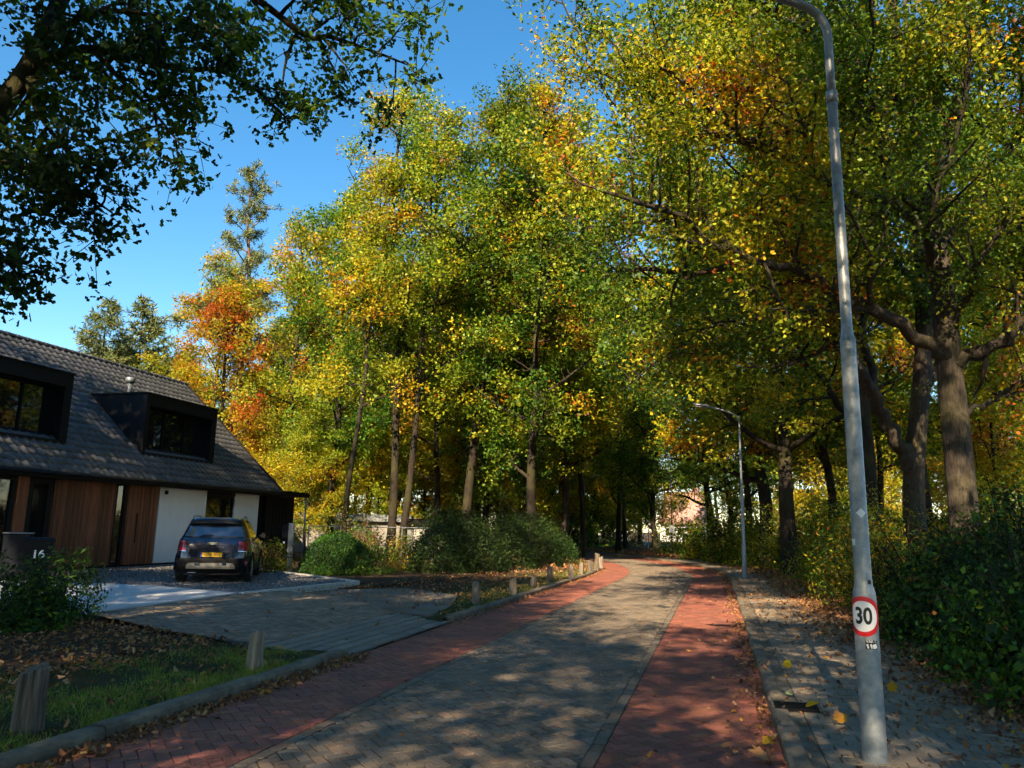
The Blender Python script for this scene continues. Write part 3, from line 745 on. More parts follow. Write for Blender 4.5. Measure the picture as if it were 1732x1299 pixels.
    em.tube([(0, C.rear_y(0, .98) - .004, .98), (0, C.rear_y(0, .98) - .026, .98)], .035, 14); em.build('emblem', CHROME, root)
    lt = link('lettering', text_mesh('lettering', 'C O U N T R Y M A N', .058, CHROME), root); lt.rotation_euler = (PI / 2 - .2, 0, 0); lt.location = (0, C.rear_y(0, .885) - .012, .885)
    # side windows, mirrors, rails, arches, wheels
    for sx in (-1, 1):
        vs = []; ny, nz = 16, 6
        for j in range(nz + 1):
            z = 1.14 + .36 * j / nz; y0, y1 = .62 + (z - 1.14) * .35, 2.95 - (z - 1.14) * 1.45
            for i in range(ny + 1): y = y0 + (y1 - y0) * i / ny; vs.append((sx * (C.side_x(y, z) + .006), y, z))
        k = ny + 1; MB().add(vs, [(j * k + i, j * k + i + 1, (j + 1) * k + i + 1, (j + 1) * k + i)[::sx] for j in range(nz) for i in range(ny)]).build('side_window', CGLASS, root, True)
        b = MB(); b.tube([(sx * .84, 2.62, 1.12), (sx * .98, 2.58, 1.15)], .03, 6)
        b.rings([[(sx * x, 2.58 + dy, 1.16 + z) for x, z in ((.94, -.07), (1.06, -.06), (1.08, .02), (1.03, .09), (.95, .07))] for dy in (-.05, .05)]); b.build('mirror', MT['black'], root)
        MB().tube([(sx * .60, .62, 1.60), (sx * .60, .75, 1.665), (sx * .60, 1.7, 1.675), (sx * .585, 1.95, 1.61)], .018, 8).build('roof_rail', SILVER, root, True)
        b = MB(); b.rings([[(sx * (C.side_x(y, .4) + o), y, z) for o, z in ((-.02, .24), (.012, .26), (.012, .42), (-.02, .44))] for y in np.linspace(.3, 4.1, 20)], cap=True); b.build('side_sill', MT['black_matt'], root)
        for yw in (.86, 3.52):
            hub = empty('wheel', (sx * .80, yw, .335)); hub.parent = root
            prof = [(.20, -.11), (.30, -.12), (.335, -.085), (.335, .085), (.30, .12), (.20, .11)]
            MB().rings([[(o, r * math.cos(t), r * math.sin(t)) for t in np.linspace(0, 2 * PI, 28, endpoint=False)] for r, o in prof]).build('tyre', TYRE, hub, True)
            rb = MB(); rb.rings([[(sx * o, r * math.cos(t), r * math.sin(t)) for t in np.linspace(0, 2 * PI, 20, endpoint=False)] for r, o in ((.215, .10), (.20, .125), (.05, .115), (.04, .13))])
            rb.build('rim', SILVER, hub, True)
            ar = MB(); ar.rings([[(sx * (.80 + o), yw + r * math.cos(t), .335 + r * math.sin(t)) for r, o in ((.36, .0), (.36, .135), (.43, .135), (.43, .10))] for t in np.linspace(-.1, PI + .1, 16)], cap=True)
            ar.build('wheel_arch', MT['black_matt'], root, True)
    return root
cp = gnd(352, 986, FZ)
build_car((cp[0], cp[1] + .05, FZ - .02), R(13.0), 'dark blue compact SUV seen from behind on the forecourt', CARPAINT)

# ================================================================== STREET FURNITURE
def lamp_post(base, label, arm_az, h=5.98, group='street lamps', stickers=False, lean=(0, 0)):
    root = tag(empty('street_lamp', base), label, 'street lamp', group); root.rotation_euler = (lean[0], lean[1], 0)
    seg = MB(); prof = [(0, .082), (.05, .083), (1.14, .080), (1.20, .076), (1.25, .062), (1.30, .0585), (3.02, .0555), (3.06, .0565), (3.08, .048), (3.16, .0405), (5.0, .038), (5.1, .037)]
    seg.rings([[(r * math.cos(a), r * math.sin(a), z) for a in np.linspace(0, 2 * PI, 24, endpoint=False)] for z, r in prof]); seg.build('pole', MT['galv'], root, True)
    ca, sa = math.cos(arm_az), math.sin(arm_az)
    arc = [(0, 5.08), (0, 5.3)] + [(.30 * (1 - math.cos(t)), h - .36 + .30 * math.sin(t)) for t in np.linspace(0, R(72), 9)] + [(.55, h + .05), (1.05, h + .16)]
    MB().tube([(d * ca, d * sa, z) for d, z in arc], [.034] * len(arc), 12).build('arm', MT['galv'], root, True)
    MB().tube([(0, 0, 5.02), (0, 0, 5.12)], .043, 16).build('collar', MT['galv'], root, True)
    hd = MB(); pz = h + .17
    hd.rings([[((1.0 + t * .62) * ca - w * x * sa, (1.0 + t * .62) * sa + w * x * ca, pz + .08 * t + hh * z) for x, z in ((-1, -.3), (-.8, .5), (0, 1), (.8, .5), (1, -.3), (.6, -.8), (-.6, -.8))] for t, w, hh in ((0, .05, .035), (.15, .085, .05), (.6, .12, .06), (.95, .10, .045), (1., .05, .02))])
    head = hd.build('lamp_head', MT['galv'], root, True)
    MB().rings([[((1.15 + t * .4) * ca - .08 * x * sa, (1.15 + t * .4) * sa + .08 * x * ca, pz - .045 + .05 * t + z) for x, z in ((-1, 0), (1, 0), (1, -.02), (-1, -.02))] for t in (0, 1)]).build('lamp_glass', MT['blind'], head)
    d = MB().box(-.03, .03, -.088, -.07, .45, .62, .004)
    return root
def wrap(me, rad, ang, z0, mirror=False):
    """bend a flat x-y mesh round a vertical cylinder: x -> arc length, y -> height"""
    for v in me.vertices:
        a = ang + v.co.x / rad; v.co = Vector((rad * math.cos(a), rad * math.sin(a), z0 + v.co.y))
    me.update()
L1 = gnd(1480, 1288, PZ); lp = lamp_post((L1[0], L1[1], PZ), 'tall galvanised lamp post with a 30 sticker, nearest on the right pavement', PI, stickers=True)
lp.location.z = 0.0
def disc_mesh(name, r0, r1, m, n=64, rings=8):
    b = MB()
    rr = np.linspace(r0, r1, rings + 1)
    b.rings([[(r * math.cos(t), r * math.sin(t), 0) for t in np.linspace(0, 2 * PI, n, endpoint=False)] for r in rr], cap=False); return b.mesh(name, m)
fc_ang = math.atan2(-L1[1], -L1[0]); sa_ = fc_ang - R(12); zsg = at(1468, 1041, L1[1])[2]; RSG = .0805
sg = disc_mesh('speed_sticker', 0.002, .105, MT['whitep']); wrap(sg, RSG + .0015, sa_, zsg); sgo = link('speed_sticker', sg, lp); sgo['label'] = 'round white sticker with red rim reading 30'
rg = disc_mesh('red_rim', .1045, .136, MT['red'], rings=3); wrap(rg, RSG + .0022, sa_, zsg); link('red_rim', rg, sgo)
dg = text_mesh('digits', '30', .155, MT['ink'], bold=.0045); 
for v in dg.vertices: v.co.x *= .78
wrap(dg, RSG + .0030, sa_ + .03, zsg - .002); link('digits', dg, sgo)
def sticker(name, w, hh, ang, z, m, rad, parent, rotd=0.):
    b = MB(); k = 5; vs = [(w * (i / (k - 1) - .5), s * hh / 2) for s in (-1, 1) for i in range(k)]
    c, q = math.cos(rotd), math.sin(rotd); vs = [(x * c - y * q, x * q + y * c, 0) for x, y in vs]
    b.add(vs, [(i, i + 1, k + i + 1, k + i) for i in range(k - 1)]); me = b.mesh(name, m); wrap(me, rad, ang, z); return link(name, me, parent)
z2 = at(1477, 1088, L1[1])[2]
s2 = sticker('black_sticker', .085, .062, fc_ang + .35, z2, MT['ink'], RSG + .003, lp)
t2 = text_mesh('sticker_text', 'VAK C', .026, MT['whitep']); wrap(t2, RSG + .0045, fc_ang + .35, z2 + .021); link('sticker_text', t2, s2)
for dx, w in ((-.026, .012), (-.004, .012), (.02, .03)): sticker('sticker_mark', w, .03, fc_ang + .35 + dx / RSG, z2 - .011, MT['whitep'], RSG + .0045, s2, .25)
z3 = at(1462, 868, L1[1])[2]; sticker('diamond_sticker', .05, .05, fc_ang + .25, z3, MT['whitep'], .0605, lp, PI / 4)
z4 = at(1452, 917, L1[1])[2]; sticker('white_label', .03, .045, fc_ang - .9, z4, MT['whitep'], .0605, lp)
z5 = at(1474, 984, L1[1])[2]; sticker('bolt_hole', .028, .028, fc_ang + .7, z5, MT['ink'], .0615, lp)
L2 = gnd(1260, 979, .07); lamp_post((L2[0], L2[1], 0), 'slim galvanised lamp post further along the right pavement', PI * 1.0, h=5.85)
L3 = gnd(988, 930, 0); lamp_post((L3[0], L3[1], 0.03), 'distant thin lamp post left of the road bend', 0.3, h=6.0)

# wooden stump posts along the left verge
def stump(loc, hh, r, seed, label):
    rng = np.random.default_rng(seed); n = 40; ph = rng.uniform(0, 6, 5); cr = [(rng.uniform(0, 2 * PI), rng.uniform(.12, .3)) for _ in range(5)] + [(5.1 - 0, .28)]
    rs = []
    for k, t in enumerate((0, .12, .35, .6, .85, .95, 1.0)):
        ring = []
        for a in np.linspace(0, 2 * PI, n, endpoint=False):
            q = 1 + .05 * math.sin(2 * a + ph[0]) + .035 * math.sin(5 * a + ph[1] + t) + .02 * math.sin(9 * a + ph[2])
            for ca, dd in cr:
                da = abs((a - ca + PI) % (2 * PI) - PI)
                if da < .09: q -= dd * (.3 + .7 * t)
            rr = r * q * (1.08 - .14 * t) * (.86 if t == 1.0 else 1)
            ring.append((rr * math.cos(a), rr * math.sin(a), hh * t + (.03 * math.sin(a + ph[3]) + rng.normal() * .006 if t > .9 else 0)))
        rs.append(ring)
    b = MB().rings(rs); o = b.build('wooden_post', MT['post'], None); o.location = loc
    o.rotation_euler = (rng.normal() * .04, rng.normal() * .05, rng.uniform(0, 6))
    return tag(o, label, 'post', 'wooden posts along the verge')
names = ['thick cracked wooden post in the grass nearest the camera', 'wooden post with split side at the near end of the kerb gap', 'first wooden post past the driveway on the verge',
 'second wooden post past the driveway on the verge', 'third wooden post past the driveway on the verge', 'fourth wooden post past the driveway, pale and upright', 'fifth wooden post past the driveway on the verge',
 'sixth wooden post past the driveway on the verge', 'seventh wooden post past the driveway on the verge', 'eighth wooden post past the driveway on the verge', 'ninth wooden post, near the corner of the verge', 'last wooden post at the far tip of the verge']
pp = [(45, 1240, .47, .1), (430, 1134, .40, .085), (805, 1022, .44, .085), (867, 1006, .38, .085), (903, 995, .34, .085), (929, 987, .50, .085), (966, 979, .44, .08), (983, 973, .42, .08), (998, 968, .42, .09), (1008, 965, .36, .1), (1017, 961, .46, .09), (1011, 952, .46, .12)]
for k, (x, y, hh, r) in enumerate(pp):
    p = gnd(x, y, .06); stump((p[0], p[1], .05), hh, r, 100 + k, names[k])
for k, (x, y) in enumerate(((968, 944), (975, 943), (983, 942))):
    p = gnd(x, y, .04); o = stump((p[0], p[1], .03), .6, .09, 130 + k, ['leftmost of three dark posts beyond the hedge', 'middle of three dark posts beyond the hedge', 'rightmost of three dark posts beyond the hedge'][k]); o['group'] = 'dark posts beyond the hedge'

# wheelie bin with the house number
bp = gnd(60, 984, FZ); binr = tag(empty('waste_bin', bp, R(28)), 'black wheelie bin with white number 16 beside the shrubs', 'bin')
b = MB(); b.rings([[(sx * w, sy * d + o, z) for sx, sy in ((-1, -1), (1, -1), (1, 1), (-1, 1))] for z, w, d, o in ((.06, .24, .27, .02), (.12, .25, .29, .02), (.95, .30, .36, 0), (.97, .31, .37, 0))]); b.build('bin_body', MT['black_matt'], binr)
b = MB(); b.rings([[(sx * w, sy * d + o, z) for sx, sy in ((-1, -1), (1, -1), (1, 1), (-1, 1))] for z, w, d, o in ((.972, .32, .385, 0), (1.0, .32, .39, 0), (1.05, .28, .34, .02))]); b.build('lid', MT['black_matt'], binr)
MB().tube([(-.25, .42, .93), (.25, .42, .93)], .016, 8).build('handle', MT['black_matt'], binr)
for x in (-.27, .27):
    MB().tube([(x - .03, .24, .1), (x + .03, .24, .1)], .1, 16).build('wheel', TYRE, binr)
tm = link('number', text_mesh('number', '16', .27, MT['whitep'], .002, .007), binr); tm.rotation_euler = (PI / 2 - .08, 0, 0); tm.location = (0, -.345, .66)
# second, lower box left of the bin (dark cabinet with steel rim)
bq = gnd(22, 980, FZ); cb = tag(empty('storage_box', bq, R(28)), 'dark blue box with steel top edge left of the numbered bin', 'box')
MB().box(-.30, .30, -.3, .3, 0, 1.12, .02).build('box_body', mat('navy_panel', (.006, .008, .014), .7, 0, .15, var=.1, scale=4), cb)
MB().box(-.32, .32, -.32, .32, 1.123, 1.15, .006).build('top_edge', MT['steel'], cb)
# charging post by the forecourt edge
q = gnd(488, 966, FZ); ch = tag(empty('service_post', (q[0], q[1], .05), .2), 'square grey steel post at the edge of the forecourt, right of the car', 'post')
MB().box(-.085, .085, -.07, .07, 0, 1.62, .008).build('post', MT['steel'], ch); MB().box(-.28, -.087, -.05, .05, 1.15, 1.55, .01).build('socket_box', MT['black_matt'], ch)
MB().tube([(-.2, -.051, 1.0), (-.2, -.09, 1.0)], .035, 12).build('plug', MT['white'], ch); MB().box(-.1, -.086, -.03, .03, .7, .8).build('label_plate', MT['white'], ch)
MB().box(-.12, .12, -.1, .1, .0, .06).build('foot_plate', MT['steel'], ch)
# drain grates in the kerbs
def grate(s, u, label, z, w=.42, d=.22):
    root = tag(empty('drain_grate', (*P(s, u), z), HEAD), label, 'drain'); MB().box(-w / 2, w / 2, -d / 2, d / 2, -.03, -.012).build('grate_pit', MT['ink'], root)
    MB().box(-w / 2, w / 2, -d / 2, -d / 2 + .025, -.011, .004).build('grate_rim', MT['kerb'], root); MB().box(-w / 2, w / 2, d / 2 - .025, d / 2, -.011, .004).build('grate_rim', MT['kerb'], root)
    for x in np.arange(-w / 2, w / 2 + .001, .045): MB().box(x - .011, x + .011, -d / 2 + .026, d / 2 - .026, -.011, .003).build('bar', MT['black_matt'], root)
g1 = gnd(1325, 1196, PZ); sg_, ug_ = SU(g1[0], g1[1]); grate(sg_, -.21, 'black slotted drain grate in the right kerb beside fallen leaves', PZ + .022, .3, .42)
g2 = gnd(385, 1180, .05); sg_, ug_ = SU(g2[0], g2[1]); grate(sg_, UL + .02, 'dark drain opening in the left kerb', .04, .5, .1)

# far street signs
def small_sign(x, y, hp, w, hh, z, label, m):
    p = gnd(x, y, 0); r = tag(empty('street_sign', (p[0], p[1], 0.02)), label, 'sign'); MB().tube([(0, 0, 0), (0, 0, hp)], .03, 8).build('sign_pole', MT['galv'] if m != 'd' else MT['black_matt'], r)
    MB().box(-w / 2, w / 2, -.05, -.031, z, z + hh, .004).build('sign_plate', MT['whitep'], r)
small_sign(1137, 942, 6.2, .34, .45, 1.55, 'dark pole with small white plate on the right of the bend', 'd')
small_sign(1097, 925, 3.0, .2, .3, 2.4, 'thin grey signpost in the middle distance beyond the bend', 'g')
small_sign(1014, 926, 1.3, .25, .2, 1.15, 'low pale marker post left of the far road', 'g')

# ================================================================== VEGETATION
def unit(v): return v / (np.linalg.norm(v) + 1e-9)
def walk(rng, p, d, L, n, gn, up):
    pts = [np.array(p, float)]; d = unit(np.array(d, float))
    for i in range(n):
        d = unit(d + rng.normal(size=3) * gn + np.array([0, 0, up])); pts.append(pts[-1] + d * L / n)
    return np.array(pts)
def smooth_path(pts, k=5):
    """Catmull-Rom through control points"""
    p = np.asarray(pts, float); p = np.vstack([2 * p[0] - p[1], p, 2 * p[-1] - p[-2]]); out = []
    for i in range(1, len(p) - 2):
        for t in np.linspace(0, 1, k, endpoint=False):
            out.append(.5 * ((2 * p[i]) + (-p[i - 1] + p[i + 1]) * t + (2 * p[i - 1] - 5 * p[i] + 4 * p[i + 1] - p[i + 2]) * t ** 2 + (-p[i - 1] + 3 * p[i] - 3 * p[i + 1] + p[i + 2]) * t ** 3))
    return np.array(out + [p[-2]])
class Wood:
    def __init__(s): s.br = []; s.cl = []; s.lift = .15          # branches (pts, radii, sides) ; cluster centres
    def limb(s, pts, r0, r1, sides=7, pw=1.): s.br.append((pts, r0 + (r1 - r0) * np.linspace(0, 1, len(pts)) ** pw, sides)); return pts
    def sub(s, rng, pts, r, n2, L2, n3=4, L3=.9, start=.25, up=.03, spread=.75, droop=0.):
        """second order branches with leafy twigs along a limb"""
        for k in range(n2):
            t = start + (1 - start) * (k + rng.uniform(.1, .9)) / n2; f = t * (len(pts) - 1); i = min(int(f), len(pts) - 2); q = pts[i] + (pts[i + 1] - pts[i]) * (f - i)
            ax = unit(pts[i + 1] - pts[i]); sd = unit(np.cross(ax, rng.normal(size=3))); d = unit(ax * (1 - spread) + sd * spread + np.array([0, 0, s.lift - droop]))
            L = L2 * rng.uniform(.6, 1.15) * (1.1 - .45 * t); b = walk(rng, q, d, L, 5, .16, up - droop * .12); s.limb(b, max(.012, r * (1 - t) * .5 + .014), .008, 5)
            for m in range(n3):
                tt = .25 + .75 * (m + rng.uniform(0, 1)) / n3; j = min(int(tt * 5), 4); q2 = b[j] + (b[j + 1] - b[j]) * (tt * 5 - j)
                d2 = unit(unit(b[j + 1] - b[j]) * .5 + rng.normal(size=3) * .6 + np.array([0, 0, .1 - droop])); l3 = L3 * rng.uniform(.5, 1.2)
                tw = walk(rng, q2, d2, l3, 2, .2, up - droop * .1); s.limb(tw, .009, .004, 3); s.cl += [tw[1], tw[2]]
            s.cl.append(b[-1])
    def wood_mesh(s, name, m):
        b = MB()
        for pts, r, n in s.br: b.tube(pts, r, n, cap=False)
        return b.mesh(name, m, True)
    def crown_mesh(s, name, rng, nleaf, rad, size, pal, tpl, m=None, up=.7, flat=.6, clump=.86, keep=1.0):
        C = np.array(s.cl)
        if keep < 1: C = C[rng.random(len(C)) < keep]
        n = len(C) * nleaf; ci = np.repeat(np.arange(len(C)), nleaf)
        off = np.clip(rng.normal(size=(n, 3)), -1.6, 1.6) * rad * np.array([1, 1, flat]); pos = C[ci] + off
        cols, wts = PAL[pal]
        own = palette(rng, n, cols, wts)
        kv = rng.normal(size=(6, 3)) * np.array([1.3, 1.3, 1.0]); nz = np.sin(C @ kv.T + rng.uniform(0, 6, 6)).sum(1) / 1.7 + rng.normal(size=len(C)) * .55
        qn = np.argsort(np.argsort(nz)) / len(C); ix = np.searchsorted(np.cumsum(wts) / sum(wts), qn, side='right').clip(0, len(cols) - 1)
        grp = (np.array(cols)[ix] * rng.uniform(.8, 1.2, (len(C), 1)))[ci]
        use = rng.random(n) < clump; col = np.where(use[:, None], grp * rng.uniform(.8, 1.2, (n, 1)), own)
        return leaf_mesh(name, pos, rng.uniform(.7, 1.25, n) * size, col, tpl, rng, m or MT['leaf'], up=up)

def forest_tree(seed, Ht, r, clear, cr, nl, lean=(0, 0), twin=False):
    rng = np.random.default_rng(seed); w = Wood()
    def stem(base, top, r0, k):
        p = [np.array(base, float) + (np.array(top) - np.array(base)) * t + np.array([rng.normal(), rng.normal(), 0]) * .12 * (t > 0) for t in np.linspace(0, 1, 7)]
        pts = smooth_path(p, 3); w.limb(pts, r0, .04, 10, .85)
        pts[0, 2] -= .1
        w.br[-1][1][0] *= 1.3
        for i in range(nl):
            f = (i + rng.uniform(.2, .8)) / nl; z = clear + (1 - clear) * f; q = pts[min(int(z * (len(pts) - 1)), len(pts) - 2)]
            az = i * 2.4 + rng.uniform(-.4, .4) + k; prof = (math.sin(PI * min(1, f * .85 + .18)) ** .7) * cr
            el = .25 + .75 * f + rng.normal() * .12; L = max(1.4, prof * rng.uniform(.75, 1.15))
            lm = walk(rng, q, (math.cos(az) * math.cos(el), math.sin(az) * math.cos(el), math.sin(el)), L, 7, .12, .05); w.limb(lm, r0 * (.42 - .25 * f), .016, 6)
            w.sub(rng, lm, r0 * .25, 4 + int(L * 1.0), .35 * L + .55, 4, .85, .22)
        for q in pts[-5:]: w.cl += [q + rng.normal(size=3) * .4 for _ in range(3)]
    if twin:
        stem((0, 0, 0), (-.5, .3, Ht), r, 0); stem((.35, 0, 0), (1.6, -.4, Ht * .93), r * .85, 1.3)
    else: stem((0, 0, 0), (lean[0], lean[1], Ht), r, 0)
    return w, rng
VAR = {}
def variant(key, w, rng, pal, nleaf, rad, size, tpl='simple', bark='bark_dark', keep=1.):
    VAR[key] = (w.wood_mesh('trunk', MT[bark]), w.crown_mesh('crown', rng, nleaf, rad, size, pal, tpl, keep=keep)); return VAR[key]
def plant_tree(name, key, loc, rz, sc, label, group=None, cat='tree', tilt=(0, 0)):
    o = tag(empty(name, loc, rz, sc), label, cat, group); o.rotation_euler = (tilt[0], tilt[1], rz)
    link('trunk', VAR[key][0], o); link('crown', VAR[key][1], o); return o
NL = 24
for k, (seed, Ht, r, cl, cr, nl, pal) in enumerate([(201, 20, .22, .22, 5.0, 22, 'oak'), (202, 19, .22, .24, 4.4, 20, 'gold'), (203, 21, .22, .2, 5.2, 22, 'oak'), (204, 18, .2, .14, 4.6, 21, 'green')]):
    w, rng = forest_tree(seed, Ht, r, cl, cr, nl); variant('f%d' % k, w, rng, pal, NL, .28, .155); print('clusters', len(w.cl))
w, rng = forest_tree(211, 17, .13, .42, 3.0, 11, lean=(.8, 0)); variant('slim', w, rng, 'gold', 20, .27, .145)
w, rng = forest_tree(212, 20.5, .2, .34, 4.8, 15, twin=True); variant('twin', w, rng, 'oak', 22, .27, .14)
w, rng = forest_tree(213, 21, .24, .34, 5.2, 20, lean=(1.7, -.5)); variant('lean', w, rng, 'oak', 23, .27, .14)
w, rng = forest_tree(214, 8.5, .08, .08, 2.8, 15); variant('under', w, rng, 'gold', 24, .26, .125)
w, rng = forest_tree(215, 17, .2, .3, 4.6, 14); variant('flame', w, rng, 'flame', 24, .3, .165)
w, rng = forest_tree(216, 19, .2, .34, 4.6, 14); variant('warm', w, rng, 'warm', 24, .28, .155)
w, rng = forest_tree(217, 15, .3, .22, 6.0, 17); variant('broad', w, rng, 'oak', 24, .28, .15)

def tl(x, y, Y): p = at(x, y, Y); return (p[0], p[1], 0.)
# --- the wood on the left, behind the garden
G = 'oaks in the wood behind the garden'
plant_tree('oak_tree', 'twin', tl(662, 880, 34), .2, 1.08, 'twin-stemmed dark oak rising behind the garden hedge', G)
plant_tree('oak_tree', 'lean', tl(783, 870, 37), .1, 1.1, 'oak with pale leaning trunk lit by sun spots above the hedge', G)
plant_tree('slim_tree', 'slim', tl(584, 880, 32.5), .0, 1.0, 'slender dark trunk leaning right, just left of the twin oak', G)
plant_tree('slim_tree', 'slim', tl(487, 820, 45), 2.0, 1.15, 'slender tree behind the right end of the house roof', G)
wood_l = [('f0', 560, 44, 1.1, 1.05, 'tall green oak between the slender trunks'), ('f1', 735, 45, 2.3, 1.0, 'yellow-green oak between the twin oak and the leaning oak'), ('f2', 850, 43, .4, 1.02, 'tall oak right of the leaning trunk'),
          ('f3', 900, 40, 3.0, 1.0, 'dark green oak beside the end of the hedge'), ('f1', 620, 56, 4.0, 1.1, 'yellow oak deep in the wood behind the twin oak'), ('f0', 690, 62, 5.0, 1.15, 'tall oak deep in the wood left of the leaning trunk'),
          ('f2', 800, 58, 1.9, 1.1, 'oak deep in the wood behind the leaning trunk'), ('warm', 880, 55, .9, 1.05, 'orange-tinged oak deep in the wood'), ('f1', 500, 58, 2.7, 1.05, 'yellow oak behind the house gable'), ('f3', 460, 70, 1.4, 1.1, 'green oak far behind the house gable'),
          ('f2', 905, 34.5, 2.6, 1.08, 'tall oak rising from the right end of the hedge'), ('f0', 952, 41, 3.7, 1.12, 'tall oak behind the hedge end, closing the gap to the right canopy'),
          ('f0', 945, 50, 2.2, 1., 'oak at the left of the far road bend'), ('warm', 985, 47, 4.1, .95, 'warm coloured oak overhanging the far bend')]
for k, X, Y, rz, sc, lb in wood_l: plant_tree('oak_tree', k, tl(X, 880, Y), rz, sc, lb, G)
plant_tree('maple_tree', 'flame', tl(362, 850, 51), .6, 1.02, 'flame orange maple behind the house roof')
plant_tree('maple_tree', 'f1', tl(350, 850, 62), 2.6, 1.22, 'tall golden tree around the pine behind the house')
for i, (X, Y, rz, sc, lb) in enumerate([(560, 50, 0, 1., 'sunlit yellow understorey tree behind the slender trunk'), (640, 47, 1, .9, 'low yellow understorey tree behind the twin oak'), (470, 46, 2, .85, 'bright yellow-green small tree right of the roof'), (520, 42, 3, .8, 'small bushy yellow tree above the black lean-to'),
        (715, 52, 4, 1.1, 'sunlit small tree between the twin oak and leaning oak'), (840, 50, 5, .9, 'small understorey tree right of the leaning trunk'), (440, 58, 2.2, 1.0, 'pale yellow small tree behind the roof edge'), (600, 64, 1.2, 1.2, 'hazy yellow tree deep behind the slender trunk'), (770, 64, .2, 1.2, 'understorey tree deep behind the leaning trunk'), (905, 46, 3.2, .8, 'small dark tree by the hedge end')]):
    plant_tree('small_tree', 'under', tl(X, 880, Y), rz, sc, lb, 'understorey trees in the wood')
# --- trees round the far bend, both sides, and backdrop rows
G2_ = 'trees along the far bend'
for i, (s, u, k) in enumerate([(44, 8.5, 'f3'), (50, 9.5, 'f0'), (57, 8.2, 'f2'), (64, 9, 'f1'), (72, 8.5, 'f0'), (54, -3.8, 'f3'), (60, -4.6, 'f2'), (67, -3.6, 'f0'), (75, -5, 'f3'), (83, -4, 'f2'), (90, -8, 'f0'), (66, -11, 'f1'), (78, -13, 'f3'), (80, 10, 'f3')]):
    p = P(s, u); od = ['first', 'second', 'third', 'fourth', 'fifth', 'sixth', 'seventh', 'eighth', 'ninth']
    lb = od[i] + ' oak on the left side of the far bend, counted from the hedge' if i < 5 else od[i - 5] + ' oak on the right side of the far bend, counted away from the viewer' if i < 13 else 'last oak on the left side of the far bend'
    plant_tree('oak_tree', k, (p[0], p[1], 0), i * 1.7, .9 + .13 * ((i * 7) % 4) / 3, lb, G2_)
rng0 = np.random.default_rng(77)
for i in range(18):
    a = -.62 + 1.24 * i / 17; d = rng0.uniform(88, 110); x, y = d * math.tan(a) + rng0.normal() * 2, d
    if x < -52: continue
    plant_tree('oak_tree', ['f0', 'f1', 'f2', 'f3', 'warm'][i % 5], (x, y, 0), i * 2.1, rng0.uniform(.85, 1.15), 'tree in the distant woodland backdrop', 'distant woodland trees')

for i in range(34):
    a = -.5 + 1.12 * i / 33; d = rng0.uniform(68, 92); x, y = d * math.tan(a) + rng0.normal() * 2, d; s_, u_ = SU(x, y)
    if -4 < u_ < 9 and s_ < 90: continue
    if 1120 < 866 + 1301 * x / y < 1340 and i % 3: continue
    plant_tree('small_tree', 'under', (x, y, 0), i * 1.3, rng0.uniform(1.3, 2.0), 'low leafy tree filling the distant woodland edge', 'distant low trees')

for i, (X, Y, sc) in enumerate(((955, 78, 1.5), (990, 84, 1.6), (1022, 92, 1.7), (1050, 98, 1.7), (1005, 100, 1.9), (925, 74, 1.4))):
    plant_tree('small_tree', 'under', tuple(at(X, 900, Y) * np.array([1, 1, 0])), i * 1.1, sc, 'leafy small tree closing the view at the end of the road', 'small trees at the end of the road')

# --- big oaks on the right, limbs reaching over the road
def limb_px(pts): return smooth_path([at(*q) for q in pts], 5)
def big_oak(name, label, trunk, r, limbs, seed, pal, leaf, bark='bark', n2s=1.15, nleaf=17, rad=.32, tpl='simple', L2=2.0):
    rng = np.random.default_rng(seed); w = Wood(); w.lift = .55; T = smooth_path(trunk, 6); rr = np.interp(np.linspace(0, 1, len(T)), [0, .06, .2, .55, 1], [r * 1.45, r * 1.12, r, r * .82, .06]); w.br.append((T, rr, 16))
    for pts, r0, r1 in limbs:
        q = limb_px(pts) if len(pts[0]) == 3 and not isinstance(pts, np.ndarray) else pts
        q = q + np.vstack([np.zeros(3), rng.normal(size=(len(q) - 1, 3)) * .05]); w.limb(q, r0, r1, 9)
        L = np.sum(np.linalg.norm(np.diff(q, axis=0), axis=1)); w.sub(rng, q, r0, int(L * 2.0 * n2s) + 3, L2, 5, 1.0, .3)
        for _ in range(int(L * .55)):   # secondary limbs
            i = rng.integers(len(q) // 4, len(q) - 1); ax = unit(q[i + 1 if i + 1 < len(q) else i] - q[i - 1]); d = unit(ax * .6 + rng.normal(size=3) * .6 + np.array([0, 0, .35]))
            lm = walk(rng, q[i], d, rng.uniform(2, 3.6), 7, .14, .05); w.limb(lm, r0 * .38, .014, 6); w.sub(rng, lm, r0 * .25, int(6 * n2s) + 1, 1.4, 5, .9, .15)
    o = tag(empty(name, (trunk[0][0], trunk[0][1], 0)), label, 'tree', 'big oaks along the right pavement'); loc = np.array([trunk[0][0], trunk[0][1], 0])
    w.br = [(p - loc, a, b) for p, a, b in w.br]; w.cl = [c - loc for c in w.cl]
    link('trunk', w.wood_mesh('trunk', MT[bark]), o); link('crown', w.crown_mesh('crown', rng, nleaf, rad, leaf, pal, tpl), o); return o
Y1 = 14.5
